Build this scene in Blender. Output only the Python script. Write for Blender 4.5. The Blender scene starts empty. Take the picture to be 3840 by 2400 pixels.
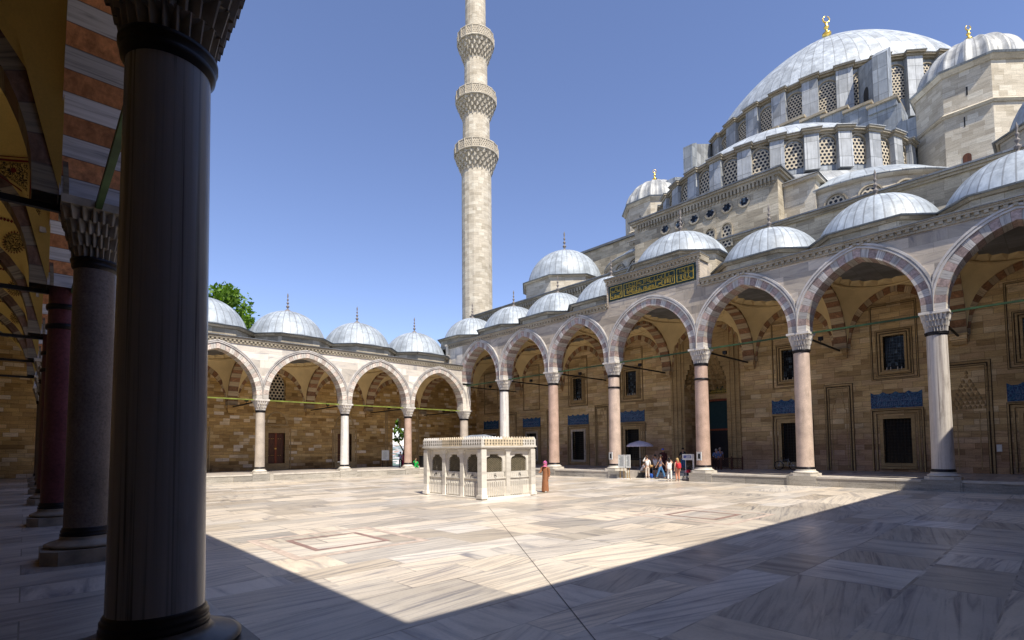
import bpy, bmesh, math, random
from math import sin, cos, pi, radians, sqrt, atan2, acos, floor
from mathutils import Vector, Matrix
rnd = random.Random(7)
SC = bpy.context.scene

# ------------------------------------------------------------------ camera
cam_d = bpy.data.cameras.new("camera"); cam = bpy.data.objects.new("camera", cam_d)
SC.collection.objects.link(cam); SC.camera = cam
FPX, PY, PITCH, YAW, ROLL, EYE = 1956.84, 1586.65, 0.05004, 0.75070, -0.00977, 1.75
_f0 = Vector((sin(YAW), cos(YAW), 0)); _r0 = Vector((cos(YAW), -sin(YAW), 0)); _u0 = Vector((0, 0, 1))
_fw = _f0*cos(PITCH) + _u0*sin(PITCH); _up = -_f0*sin(PITCH) + _u0*cos(PITCH)
_r = _r0*cos(ROLL) + _up*sin(ROLL); _u = _up*cos(ROLL) - _r0*sin(ROLL)
cam.matrix_world = Matrix(((_r.x, _u.x, -_fw.x, 0), (_r.y, _u.y, -_fw.y, 0), (_r.z, _u.z, -_fw.z, EYE), (0, 0, 0, 1)))
cam_d.sensor_width = 36; cam_d.lens = FPX/3840*36; cam_d.shift_y = (PY-1200)/3840
cam_d.clip_start = .05; cam_d.clip_end = 6000

# ------------------------------------------------------------------ sky, sun, exposure
SUN = Vector((-2.27, -7.35, 11.2)).normalized()
W = bpy.data.worlds.new("World"); SC.world = W; W.use_nodes = True
wn = W.node_tree; bgn = wn.nodes["Background"]
sky = wn.nodes.new("ShaderNodeTexSky"); sky.sky_type = 'NISHITA'; sky.sun_disc = False
sky.sun_elevation = math.asin(SUN.z); sky.sun_rotation = radians(197.2)
sky.air_density = 1.0; sky.dust_density = .15; sky.ozone_density = 3.0; sky.altitude = 1000
tint = wn.nodes.new("ShaderNodeMix"); tint.data_type = 'RGBA'; tint.blend_type = 'MULTIPLY'; tint.inputs[0].default_value = 1; tint.inputs[7].default_value = (1.13, 1.0, 1.08, 1)
wn.links.new(sky.outputs[0], tint.inputs[6]); wn.links.new(tint.outputs[2], bgn.inputs[0]); bgn.inputs[1].default_value = 0.118
sd = bpy.data.lights.new("sun", 'SUN'); sd.energy = 4.6; sd.angle = radians(.5); sd.color = (1, .93, .80)
so = bpy.data.objects.new("sun", sd); SC.collection.objects.link(so)
so.rotation_euler = SUN.to_track_quat('Z', 'Y').to_euler()
SC.view_settings.view_transform = 'Standard'; SC.view_settings.look = 'None'
SC.view_settings.exposure = 0.72; SC.view_settings.gamma = 1
try:
    SC.cycles.max_bounces = 10; SC.cycles.diffuse_bounces = 8; SC.cycles.use_denoising = True
except Exception: pass

# ------------------------------------------------------------------ mesh builder
class MB:
    def __init__(s): s.v = []; s.f = []; s.m = []; s.uv = []; s.sm = []
    def face(s, pts, m=0, uv=None, smooth=False):
        i = len(s.v); s.v.extend([tuple(p) for p in pts]); s.f.append(tuple(range(i, i+len(pts))))
        s.m.append(m); s.uv.append(uv); s.sm.append(smooth)
    def grid(s, P, m=0, closed=False, UV=None, smooth=True, flip=False):
        b = len(s.v); R = len(P); C = len(P[0])
        for row in P: s.v.extend([tuple(p) for p in row])
        for i in range(R-1):
            for j in range(C if closed else C-1):
                k = (j+1) % C
                q = (b+i*C+j, b+i*C+k, b+(i+1)*C+k, b+(i+1)*C+j)
                s.f.append(q[::-1] if flip else q); s.m.append(m); s.sm.append(smooth)
                if UV: 
                    u = [UV[i][j], UV[i][j+1], UV[i+1][j+1], UV[i+1][j]]
                    s.uv.append(u[::-1] if flip else u)
                else: s.uv.append(None)
    def box(s, x0, x1, y0, y1, z0, z1, m=0):
        if x0 > x1: x0, x1 = x1, x0
        if y0 > y1: y0, y1 = y1, y0
        if z0 > z1: z0, z1 = z1, z0
        s.hexa([(x0,y0,z0),(x1,y0,z0),(x1,y1,z0),(x0,y1,z0)], [(x0,y0,z1),(x1,y0,z1),(x1,y1,z1),(x0,y1,z1)], m)
    def hexa(s, lo, hi, m=0):
        n = len(lo); s.face(lo[::-1], m); s.face(hi, m)
        for i in range(n):
            j = (i+1) % n; s.face([lo[i], lo[j], hi[j], hi[i]], m)
    def bar(s, a, b, r, m=0, n=6, r2=None, smooth=True):
        a = Vector(a); b = Vector(b); d = (b-a)
        if d.length < 1e-6: return
        d.normalize(); x = d.orthogonal().normalized(); y = d.cross(x); r2 = r if r2 is None else r2
        A = [a+(x*cos(2*pi*k/n)+y*sin(2*pi*k/n))*r for k in range(n)]
        B = [b+(x*cos(2*pi*k/n)+y*sin(2*pi*k/n))*r2 for k in range(n)]
        s.grid([A, B], m, closed=True, smooth=smooth); s.face(A[::-1], m); s.face(B, m)
    def path(s, pts, r, m=0, n=6, radii=None):
        pts = [Vector(p) for p in pts]; rows = []
        for i, p in enumerate(pts):
            d = (pts[min(i+1, len(pts)-1)]-pts[max(i-1, 0)]).normalized()
            ref = Vector((0, 0, 1)) if abs(d.z) < .9 else Vector((1, 0, 0))
            x = d.cross(ref).normalized(); y = d.cross(x); rr = radii[i] if radii else r
            rows.append([p+(x*cos(2*pi*k/n)+y*sin(2*pi*k/n))*rr for k in range(n)])
        s.grid(rows, m, closed=True, flip=True); s.face(rows[0], m); s.face(rows[-1][::-1], m)
    def lathe(s, prof, c=(0,0,0), n=32, m=0, smooth=True, a0=0, a1=2*pi, sy=1.0):
        full = abs(a1-a0-2*pi) < 1e-6; cnt = n if full else n+1
        rows = [[(c[0]+r*cos(a0+(a1-a0)*k/n), c[1]+sy*r*sin(a0+(a1-a0)*k/n), c[2]+z) for k in range(cnt)] for r, z in prof]
        L = [0]
        for (r0, z0), (r1, z1) in zip(prof, prof[1:]): L.append(L[-1]+math.hypot(r1-r0, z1-z0))
        rm = max(r for r, z in prof)
        UV = [[(rm*(a1-a0)*k/n, L[i]+c[2]+prof[0][1]) for k in range(n+1)] for i in range(len(prof))]
        s.grid(rows, m, closed=full, UV=UV, smooth=smooth)
    def build(s, name, mats, parent=None, origin=(0, 0, 0), merge=False):
        me = bpy.data.meshes.new(name); o = Vector(origin)
        me.from_pydata([(x-o.x, y-o.y, z-o.z) for x, y, z in s.v], [], s.f)
        uvl = me.uv_layers.new(name="UVMap"); data = uvl.data
        for p, u, mi, sm in zip(me.polygons, s.uv, s.m, s.sm):
            p.material_index = mi; p.use_smooth = sm
            if u is None:
                n = p.normal
                if abs(n.z) > .8:
                    u = [(s.v[i][0], s.v[i][1]) for i in p.vertices]
                else:
                    tx, ty = -n.y, n.x; l = math.hypot(tx, ty) or 1; tx /= l; ty /= l
                    h = round(n.x*3.7, 1)*5.3 + round(n.y*2.9, 1)*3.1
                    u = [(s.v[i][0]*tx+s.v[i][1]*ty+h, s.v[i][2]) for i in p.vertices]
            for li, uvv in zip(p.loop_indices, u): data[li].uv = uvv
        if not isinstance(mats, (list, tuple)): mats = [mats]
        for mm in mats: me.materials.append(mm)
        if merge:
            bm = bmesh.new(); bm.from_mesh(me); bmesh.ops.remove_doubles(bm, verts=bm.verts, dist=1e-4); bm.to_mesh(me); bm.free()
        return place(name, me, parent, origin)
WL = {}
def place(name, me, parent=None, origin=(0, 0, 0), mats=None, rz=0):
    ob = bpy.data.objects.new(name, me); SC.collection.objects.link(ob)
    o = Vector(origin); WL[ob.name] = o
    if parent is not None:
        ob.parent = parent; ob.location = o - WL[parent.name]
    else: ob.location = o
    ob.rotation_euler[2] = rz
    if mats:
        for i, mm in enumerate(mats):
            ob.material_slots[i].link = 'OBJECT'; ob.material_slots[i].material = mm
    return ob
def empty(name, loc, label, cat, group=None):
    e = bpy.data.objects.new(name, None); SC.collection.objects.link(e); e.location = loc
    e.empty_display_size = .3; WL[e.name] = Vector(loc); tag(e, label, cat, group); return e
def tag(o, label=None, cat=None, group=None, kind=None):
    if label: o["label"] = label
    if cat: o["category"] = cat
    if group: o["group"] = group
    if kind: o["kind"] = kind
    return o

# ------------------------------------------------------------------ materials
def newmat(name, rough=.7, col=(.5,.5,.5), metal=0, spec=.3):
    m = bpy.data.materials.new(name); m.use_nodes = True; nt = m.node_tree; b = nt.nodes["Principled BSDF"]
    b.inputs["Roughness"].default_value = rough; b.inputs["Base Color"].default_value = (*col, 1)
    b.inputs["Metallic"].default_value = metal; b.inputs["Specular IOR Level"].default_value = spec
    return m, nt, b
def plain(name, col, rough=.7, metal=0, var=.12, scale=6):
    m, nt, b = newmat(name, rough, col, metal)
    n = noise(nt, coords(nt, 'Object'), scale, 4)
    r = ramp(nt, n, [(.3, tuple(c*(1-var) for c in col)), (.7, tuple(min(1, c*(1+var)) for c in col))])
    L(nt, r, b.inputs["Base Color"]); return m
def L(nt, a, b): nt.links.new(a, b)
def coords(nt, kind='UV'):
    t = nt.nodes.new("ShaderNodeTexCoord"); return t.outputs[kind]
def mapping(nt, v, scale=(1,1,1), rot=(0,0,0), loc=(0,0,0)):
    n = nt.nodes.new("ShaderNodeMapping"); L(nt, v, n.inputs[0])
    n.inputs["Scale"].default_value = scale; n.inputs["Rotation"].default_value = rot; n.inputs["Location"].default_value = loc
    return n.outputs[0]
def noise(nt, v, scale=5, detail=4, rough=.55, dist=0):
    n = nt.nodes.new("ShaderNodeTexNoise"); L(nt, v, n.inputs["Vector"])
    n.inputs["Scale"].default_value = scale; n.inputs["Detail"].default_value = detail
    n.inputs["Roughness"].default_value = rough; n.inputs["Distortion"].default_value = dist
    return n.outputs["Fac"]
def ramp(nt, v, stops, interp='LINEAR'):
    n = nt.nodes.new("ShaderNodeValToRGB"); L(nt, v, n.inputs[0]); cr = n.color_ramp; cr.interpolation = interp
    while len(cr.elements) < len(stops): cr.elements.new(.5)
    for e, (p, c) in zip(cr.elements, stops):
        e.position = p; e.color = (*c, 1) if isinstance(c, tuple) else (c, c, c, 1)
    return n.outputs[0]
def mix(nt, a, b, fac=.5, mode='MIX'):
    n = nt.nodes.new("ShaderNodeMix"); n.data_type = 'RGBA'; n.blend_type = mode
    for s, val in ((n.inputs[0], fac), (n.inputs[6], a), (n.inputs[7], b)):
        if hasattr(val, 'is_output'): L(nt, val, s)
        elif isinstance(val, tuple): s.default_value = (*val, 1)
        else: s.default_value = val
    return n.outputs[2]
def math_(nt, op, a, b=None, c=None):
    n = nt.nodes.new("ShaderNodeMath"); n.operation = op
    for s, val in zip(n.inputs, (a, b, c)):
        if val is None: continue
        if hasattr(val, 'is_output'): L(nt, val, s)
        else: s.default_value = val
    return n.outputs[0]
def sep(nt, v):
    n = nt.nodes.new("ShaderNodeSeparateXYZ"); L(nt, v, n.inputs[0]); return n.outputs
def comb(nt, x, y, z=0.0):
    n = nt.nodes.new("ShaderNodeCombineXYZ")
    for s, val in zip(n.inputs, (x, y, z)):
        if hasattr(val, 'is_output'): L(nt, val, s)
        else: s.default_value = val
    return n.outputs[0]
def vadd(nt, a, b):
    n = nt.nodes.new("ShaderNodeVectorMath"); n.operation = 'ADD'; L(nt, a, n.inputs[0]); L(nt, b, n.inputs[1]); return n.outputs[0]
def bump(nt, b, h, strength=.3, dist=.02):
    n = nt.nodes.new("ShaderNodeBump"); n.inputs["Strength"].default_value = strength; n.inputs["Distance"].default_value = dist
    L(nt, h, n.inputs["Height"]); L(nt, n.outputs[0], b.inputs["Normal"])
def brick(nt, v, bw, bh, mortar=.008, offset=.5, squash=1.0, sqf=2, c1=0.0, c2=1.0, smooth=.1):
    n = nt.nodes.new("ShaderNodeTexBrick"); L(nt, v, n.inputs["Vector"]); n.offset = offset; n.squash = squash; n.squash_frequency = sqf
    n.inputs["Scale"].default_value = 1; n.inputs["Brick Width"].default_value = bw; n.inputs["Row Height"].default_value = bh
    n.inputs["Mortar Size"].default_value = mortar; n.inputs["Mortar Smooth"].default_value = smooth
    n.inputs["Color1"].default_value = (c1, c1, c1, 1); n.inputs["Color2"].default_value = (c2, c2, c2, 1)
    n.inputs["Mortar"].default_value = (.5, .5, .5, 1); n.inputs["Bias"].default_value = 0
    return n.outputs["Color"], n.outputs["Fac"]

def ashlar(name, cols, mortar=(.2,.16,.11), bw=.95, bh=.36, stain=.5, rough=.85, msize=.009, streak=.85, low=None, lowz=1.8):
    m, nt, b = newmat(name, rough); uv = coords(nt)
    wob = noise(nt, uv, .35, 2)
    c, f = brick(nt, uv, bw, bh, msize, .43, .7, 3)
    col = ramp(nt, c, [(i/(len(cols)-1), x) for i, x in enumerate(cols)])
    st = noise(nt, mapping(nt, uv, (.9, 7, 1)), 1.1, 6, .65, .6)
    col = mix(nt, col, ramp(nt, st, [(.28, .48), (.5, .95), (.75, 1.18)]), streak, 'MULTIPLY')
    big = noise(nt, mapping(nt, uv, (.25, .5, 1)), 1, 4)
    col = mix(nt, col, ramp(nt, big, [(.3, 1-stain*.7), (.6, 1.05)]), 1.0, 'MULTIPLY')
    if low:        # lower courses of a different, darker stone with a wavering upper limit
        vz = math_(nt, 'ADD', sep(nt, uv)[1], math_(nt, 'MULTIPLY', math_(nt, 'SUBTRACT', big, .5), 3.0))
        mr = nt.nodes.new("ShaderNodeMapRange"); L(nt, vz, mr.inputs[0]); mr.inputs[1].default_value = lowz+.5; mr.inputs[2].default_value = lowz-.5
        col = mix(nt, col, mix(nt, col, low, 1.0, 'MULTIPLY'), mr.outputs[0])
    fine = noise(nt, uv, 14, 5, .7)
    col = mix(nt, col, ramp(nt, fine, [(.3, .78), (.7, 1.14)]), 1.0, 'MULTIPLY')
    col = mix(nt, col, mortar, math_(nt, 'MULTIPLY', f, .75))
    L(nt, col, b.inputs["Base Color"])
    h = math_(nt, 'SUBTRACT', math_(nt, 'ADD', math_(nt, 'MULTIPLY', st, .5), math_(nt, 'MULTIPLY', fine, .35)), math_(nt, 'MULTIPLY', f, .8))
    bump(nt, b, h, .55, .03); return m

def marble_blocks(name, light, mid, dark, bw=1.9, bh=.62, rough=.45, msize=.006, veinmix=.55, uvscale=1, rotmix=True, floor=False):
    m, nt, b = newmat(name, rough); uv = coords(nt)
    if floor:      # rows and slabs of uneven size
        q = sep(nt, uv)
        yy = math_(nt, 'ADD', q[1], math_(nt, 'MULTIPLY', math_(nt, 'SINE', math_(nt, 'MULTIPLY', q[1], 1.37)), .34))
        xx = math_(nt, 'ADD', q[0], math_(nt, 'MULTIPLY', math_(nt, 'SINE', math_(nt, 'ADD', math_(nt, 'MULTIPLY', q[0], .83), math_(nt, 'FLOOR', math_(nt, 'DIVIDE', yy, bh)))), .62))
        buv = comb(nt, xx, yy)
    else: buv = uv
    c, f = brick(nt, buv, bw, bh, msize, .37, 1.5, 3)
    if floor: f = math_(nt, 'MULTIPLY', f, ramp(nt, noise(nt, uv, 1.3, 3), [(.38, .25), (.6, 1.0)]))
    s = sep(nt, uv); c1 = math_(nt, 'MULTIPLY', c, 37.0)
    tilt = math_(nt, 'SUBTRACT', math_(nt, 'FRACT', math_(nt, 'MULTIPLY', c, 7.31)), .5)
    u2 = math_(nt, 'ADD', s[0], c1); v2 = math_(nt, 'ADD', math_(nt, 'ADD', s[1], math_(nt, 'MULTIPLY', s[0], math_(nt, 'MULTIPLY', tilt, .9))), c1)
    vf = 6.5 if floor else 2.6
    vec = comb(nt, math_(nt, 'MULTIPLY', u2, .38), math_(nt, 'MULTIPLY', v2, vf))
    if rotmix:
        vec2 = comb(nt, math_(nt, 'MULTIPLY', v2, .4), math_(nt, 'MULTIPLY', u2, 2.2))
        sel = math_(nt, 'GREATER_THAN', math_(nt, 'FRACT', math_(nt, 'MULTIPLY', c, 13.7)), .74)
        n = nt.nodes.new("ShaderNodeMix"); n.data_type = 'VECTOR'; L(nt, sel, n.inputs[0]); L(nt, vec, n.inputs[4]); L(nt, vec2, n.inputs[5]); vec = n.outputs[1]
    v1 = noise(nt, vec, 1.0, 7, .62, 1.1)
    col = ramp(nt, v1, [(.29, dark), (.43, mid), (.53, light), (.8, tuple(min(1, x*1.08) for x in light))])
    blk = ramp(nt, math_(nt, 'FRACT', math_(nt, 'MULTIPLY', c, 3.77)), [(0, .66), (.5, .95), (1, 1.13)])
    col = mix(nt, col, blk, 1.0, 'MULTIPLY')
    if floor: col = mix(nt, col, ramp(nt, math_(nt, 'FRACT', math_(nt, 'MULTIPLY', c, 5.13)), [(0, (1.03, .98, .91)), (.4, (1, .985, .96)), (.7, (.94, .96, 1.0)), (1, (1.02, .99, .95))]), 1.0, 'MULTIPLY')
    big = noise(nt, uv, .22, 5, .6)
    col = mix(nt, col, ramp(nt, big, [(.32, (.78, .74, .69)), (.6, (1.04, 1.02, .99))]), 1.0, 'MULTIPLY')
    fine = noise(nt, uv, 22, 4, .7)
    col = mix(nt, col, ramp(nt, fine, [(.3, .9), (.7, 1.06)]), 1.0, 'MULTIPLY')
    col = mix(nt, col, (.10, .085, .07), math_(nt, 'MULTIPLY', f, .72))
    L(nt, col, b.inputs["Base Color"])
    L(nt, ramp(nt, big, [(.3, rough*1.3), (.7, rough*.8)]), b.inputs["Roughness"])
    bump(nt, b, math_(nt, 'SUBTRACT', math_(nt, 'MULTIPLY', fine, .12), f), .25, .012); return m

def voussoir(name, red, white, rough=.6, red2=None):
    m, nt, b = newmat(name, rough); uv = coords(nt); s = sep(nt, uv)
    k = math_(nt, 'FLOOR', s[0]); odd = math_(nt, 'GREATER_THAN', math_(nt, 'FRACT', math_(nt, 'MULTIPLY', k, .5)), .25)
    o = coords(nt, 'Object'); 
    vr = noise(nt, comb(nt, math_(nt, 'MULTIPLY', s[0], 1.2), math_(nt, 'MULTIPLY', s[1], 5.0), k), 1.5, 5, .65, .5)
    vw = noise(nt, comb(nt, math_(nt, 'MULTIPLY', s[0], 4.5), math_(nt, 'MULTIPLY', s[1], .5), k), 1.3, 5, .6, .6)
    sp = noise(nt, o, 9, 5, .7)
    rc = mix(nt, ramp(nt, vr, [(.3, tuple(x*.55 for x in red)), (.65, tuple(min(1, x*1.25) for x in red))]), ramp(nt, sp, [(.3, .75), (.7, 1.2)]), 1.0, 'MULTIPLY')
    if red2:
        rk = math_(nt, 'LESS_THAN', s[0], 5.0); rc = mix(nt, rc, mix(nt, rc, tuple(a/b for a, b in zip(red2, red)), 1.0, 'MULTIPLY'), rk)
    wc = ramp(nt, vw, [(.32, tuple(x*.42 for x in white)), (.5, tuple(x*.85 for x in white)), (.7, white)])
    kr = ramp(nt, math_(nt, 'FRACT', math_(nt, 'MULTIPLY', k, .377)), [(0, .7), (1, 1.15)])
    col = mix(nt, mix(nt, wc, rc, odd), kr, 1.0, 'MULTIPLY')
    fr = math_(nt, 'FRACT', s[0]); edge = math_(nt, 'LESS_THAN', math_(nt, 'MINIMUM', fr, math_(nt, 'SUBTRACT', 1.0, fr)), .025)
    col = mix(nt, col, (.08, .06, .05), math_(nt, 'MULTIPLY', edge, .7))
    L(nt, col, b.inputs["Base Color"]); bump(nt, b, math_(nt, 'SUBTRACT', math_(nt, 'MULTIPLY', sp, .2), edge), .3, .01); return m

def lead_dome(name, N, rows, R, base=(.36, .40, .44)):
    m, nt, b = newmat(name, .5, base, .1, .45); o = coords(nt, 'Object'); s = sep(nt, o)
    ang = math_(nt, 'MULTIPLY', math_(nt, 'ARCTAN2', s[1], s[0]), N/(2*pi))
    fr = math_(nt, 'FRACT', math_(nt, 'ADD', ang, 100.0)); d = math_(nt, 'MINIMUM', fr, math_(nt, 'SUBTRACT', 1.0, fr))
    rad = math_(nt, 'SQRT', math_(nt, 'ADD', math_(nt, 'MULTIPLY', s[0], s[0]), math_(nt, 'MULTIPLY', s[1], s[1])))
    # seam of constant width in metres
    w = math_(nt, 'DIVIDE', .035*N/(2*pi), math_(nt, 'MAXIMUM', rad, .25))
    seam = math_(nt, 'LESS_THAN', d, w)
    pol = math_(nt, 'MULTIPLY', math_(nt, 'ARCTAN2', s[2], rad), rows/(pi/2))
    fz = math_(nt, 'FRACT', math_(nt, 'ADD', pol, 50.0)); row = math_(nt, 'LESS_THAN', fz, .035)
    lines = math_(nt, 'MAXIMUM', seam, math_(nt, 'MULTIPLY', row, .6))
    cell = math_(nt, 'FRACT', math_(nt, 'MULTIPLY', math_(nt, 'SINE', math_(nt, 'ADD', math_(nt, 'MULTIPLY', math_(nt, 'FLOOR', ang), 12.9898), math_(nt, 'MULTIPLY', math_(nt, 'FLOOR', pol), 78.23))), 437.58))
    n1 = noise(nt, o, 1.1, 6, .65); n2 = noise(nt, mapping(nt, o, (3, 3, .5)), 2, 5, .6)
    col = mix(nt, ramp(nt, n1, [(.3, tuple(x*.62 for x in base)), (.65, tuple(x*1.18 for x in base))]), ramp(nt, n2, [(.3, .86), (.7, 1.1)]), 1.0, 'MULTIPLY')
    col = mix(nt, col, ramp(nt, cell, [(0, .80), (1, 1.13)]), 1.0, 'MULTIPLY')
    col = mix(nt, col, (.13, .135, .14), math_(nt, 'MULTIPLY', lines, .6))
    L(nt, col, b.inputs["Base Color"]); L(nt, ramp(nt, n2, [(.3, .42), (.7, .62)]), b.inputs["Roughness"])
    bump(nt, b, math_(nt, 'ADD', seam, math_(nt, 'MULTIPLY', n1, .5)), .5, .04); return m

def lead_flat(name, base=(.30, .325, .35), bw=.75, bh=1.3):
    m, nt, b = newmat(name, .52, base, .1, .4); uv = coords(nt)
    c, f = brick(nt, uv, bw, bh, .022, 0)
    n1 = noise(nt, uv, .9, 6, .65); n2 = noise(nt, mapping(nt, uv, (4, .5, 1)), 1.5, 5, .6)
    col = mix(nt, ramp(nt, c, [(0, tuple(x*.7 for x in base)), (1, tuple(x*1.2 for x in base))]), ramp(nt, n1, [(.3, .75), (.7, 1.15)]), 1.0, 'MULTIPLY')
    col = mix(nt, col, ramp(nt, n2, [(.3, .8), (.7, 1.12)]), 1.0, 'MULTIPLY')
    col = mix(nt, col, (.09, .095, .10), math_(nt, 'MULTIPLY', f, .7))
    L(nt, col, b.inputs["Base Color"]); bump(nt, b, math_(nt, 'ADD', f, math_(nt, 'MULTIPLY', n1, .4)), .4, .03); return m

def granite(name, base, spots=(.08,.06,.06), amount=.4, rough=.42, streak=0, stain=.0, scale=26, ss=5.5):
    m, nt, b = newmat(name, rough); o = coords(nt, 'Object')
    n = noise(nt, o, scale, 5, .75); n2 = noise(nt, o, 1.1, 5, .6)
    col = ramp(nt, n, [(.33, tuple(x*(1-amount)+y*amount for x, y in zip(base, spots))), (.5, base), (.68, tuple(min(1, x*1.28) for x in base))])
    col = mix(nt, col, ramp(nt, n2, [(.3, .72), (.65, 1.1)]), 1.0, 'MULTIPLY')
    if streak:
        sv = noise(nt, mapping(nt, o, (ss, ss, .10)), 1.6, 6, .62, .5)
        col = mix(nt, col, ramp(nt, sv, [(.33, spots), (.47, tuple(min(1, x*1.1) for x in base)), (.62, tuple(min(1, x*1.25) for x in base))]), streak)
    if stain:
        st = noise(nt, mapping(nt, o, (2.2, 2.2, .35)), 1.1, 5, .7)
        col = mix(nt, col, (.10, .075, .055), math_(nt, 'MULTIPLY', ramp(nt, st, [(.55, 0.0), (.72, 1.0)]), stain))
    L(nt, col, b.inputs["Base Color"]); bump(nt, b, n, .12, .01); return m

def lattice(name, cell=.26, hole=.36, stone=(.62,.53,.40)):
    """stucco window screen: round panes of dark glass in a hexagonal pattern"""
    m, nt, b = newmat(name, .8); s = sep(nt, coords(nt))
    def dist(ox, oy):
        u = math_(nt, 'SUBTRACT', math_(nt, 'FRACT', math_(nt, 'ADD', math_(nt, 'DIVIDE', s[0], cell), 50+ox)), .5)
        v = math_(nt, 'MULTIPLY', math_(nt, 'SUBTRACT', math_(nt, 'FRACT', math_(nt, 'ADD', math_(nt, 'DIVIDE', s[1], cell*1.732), 50+oy)), .5), 1.732)
        return math_(nt, 'SQRT', math_(nt, 'ADD', math_(nt, 'MULTIPLY', u, u), math_(nt, 'MULTIPLY', v, v)))
    d = math_(nt, 'MINIMUM', dist(0, 0), dist(.5, .5)); h = math_(nt, 'LESS_THAN', d, hole)
    n = noise(nt, coords(nt), 3, 4)
    col = mix(nt, ramp(nt, n, [(.3, tuple(x*.8 for x in stone)), (.7, tuple(x*1.1 for x in stone))]), (.012, .014, .018), h)
    L(nt, col, b.inputs["Base Color"]); L(nt, ramp(nt, h, [(0, .85), (1, .25)]), b.inputs["Roughness"])
    bump(nt, b, math_(nt, 'SUBTRACT', 1.0, h), .9, .06); return m

def wood(name, base=(.10, .035, .015)):
    m, nt, b = newmat(name, .5); o = coords(nt, 'Object')
    n = noise(nt, mapping(nt, o, (9, 9, .8)), 2, 5, .6, .6)
    L(nt, ramp(nt, n, [(.3, tuple(x*.45 for x in base)), (.7, tuple(x*1.5 for x in base))]), b.inputs["Base Color"]); return m

def plaster(name, base, rough=.9, orn=False):
    m, nt, b = newmat(name, rough); o = coords(nt, 'Object')
    n = noise(nt, o, .7, 5); f = noise(nt, o, 30, 3, .7)
    col = ramp(nt, n, [(.3, tuple(x*.82 for x in base)), (.7, tuple(x*1.08 for x in base))])
    col = mix(nt, col, ramp(nt, f, [(.3, .92), (.7, 1.05)]), 1.0, 'MULTIPLY')
    L(nt, col, b.inputs["Base Color"]); return m

def tile_mat(name):
    m, nt, b = newmat(name, .18, spec=.5); uv = coords(nt)
    v = nt.nodes.new("ShaderNodeTexVoronoi"); v.feature = 'DISTANCE_TO_EDGE'; L(nt, uv, v.inputs["Vector"]); v.inputs["Scale"].default_value = 6.5
    n = noise(nt, uv, 7, 3, .6, 1.6)
    col = ramp(nt, n, [(.36, (.003, .010, .065)), (.5, (.006, .026, .125)), (.55, (.012, .12, .20)), (.6, (.006, .022, .11)), (.70, (.15, .20, .28)), (.74, (.008, .02, .11))])
    col = mix(nt, col, (.09, .22, .36), math_(nt, 'LESS_THAN', v.outputs["Distance"], .03))
    L(nt, col, b.inputs["Base Color"]); return m

M = {}
M['floor'] = marble_blocks("court_marble", (.62, .57, .505), (.47, .435, .40), (.20, .20, .23), 2.1, 1.05, .34, .016, floor=True)
M['pfloor'] = marble_blocks("portico_marble", (.46, .42, .39), (.34, .315, .305), (.16, .155, .17), 1.9, .95, .45, .008)
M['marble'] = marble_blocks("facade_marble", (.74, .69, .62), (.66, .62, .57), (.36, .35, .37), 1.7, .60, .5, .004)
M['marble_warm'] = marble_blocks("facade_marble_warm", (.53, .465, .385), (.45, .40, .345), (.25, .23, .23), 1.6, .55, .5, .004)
M['kerb'] = ashlar("kerb_stone", [(.30,.28,.25), (.40,.37,.32), (.46,.42,.36)], bw=2.6, bh=.9, stain=.5)
M['kerbcap'] = plain("kerb_top_marble", (.52, .48, .42), .5, 0, .18, 2)
M['stone'] = ashlar("limestone_ashlar", [(.31,.265,.195), (.43,.37,.275), (.50,.435,.325), (.57,.50,.385)], stain=.6, bw=1.25, bh=.46)
M['stone2'] = ashlar("tower_limestone", [(.42,.365,.28), (.51,.45,.355), (.56,.50,.40), (.63,.575,.47)], stain=.2, bw=.95, bh=.42, msize=.004, streak=.6)
M['wall'] = ashlar("portico_wall_stone", [(.38,.25,.115), (.57,.40,.19), (.65,.47,.24), (.55,.375,.20), (.70,.54,.32)], mortar=(.16,.10,.05), stain=.5, bw=1.15, bh=.37, low=(.80,.72,.82), lowz=2.2)
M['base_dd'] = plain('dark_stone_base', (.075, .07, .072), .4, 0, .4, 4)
M['shade_line'] = plain('painted_shade_line', (.07, .05, .03), .95)  # thin dark strips beside mouldings: crevice shade painted in as colour
M['wallF'] = ashlar("arcade_wall_stone", [(.30,.175,.06), (.50,.31,.11), (.64,.42,.16), (.42,.26,.10), (.66,.45,.19), (.84,.70,.52)], mortar=(.15,.095,.045), stain=.5, bw=.82, bh=.30, low=(.62,.58,.60), lowz=.75)
M['trim'] = ashlar("carved_stone_trim", [(.34,.29,.215), (.44,.385,.29)], bw=1.6, bh=5, stain=.5)
M['trim_in'] = ashlar("warm_carved_stone", [(.38,.26,.12), (.48,.34,.17)], mortar=(.16,.11,.06), bw=1.6, bh=5, stain=.4)
M['vous'] = voussoir("striped_voussoirs", (.55, .455, .39), (.69, .64, .57))
M['vousM'] = voussoir("mauve_striped_voussoirs", (.38, .285, .255), (.59, .55, .505))
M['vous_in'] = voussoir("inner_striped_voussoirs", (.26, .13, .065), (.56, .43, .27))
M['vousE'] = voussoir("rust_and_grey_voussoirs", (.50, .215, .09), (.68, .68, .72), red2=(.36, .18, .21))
M['vousT'] = voussoir("grey_brown_rib_voussoirs", (.17, .10, .07), (.34, .28, .20))  # dark grey-brown stripe pair for the near arcade ribs
M['mould'] = plain("arch_moulding_marble", (.46, .43, .40), .5, 0, .3, 1.2)
M['leadF'] = lead_dome("small_lead_dome", 34, 4, 3.4)
M['leadM'] = lead_dome("portico_lead_dome", 40, 4, 3.8)
M['leadX'] = lead_dome("main_lead_dome", 84, 15, 16, (.39, .425, .46))
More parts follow.
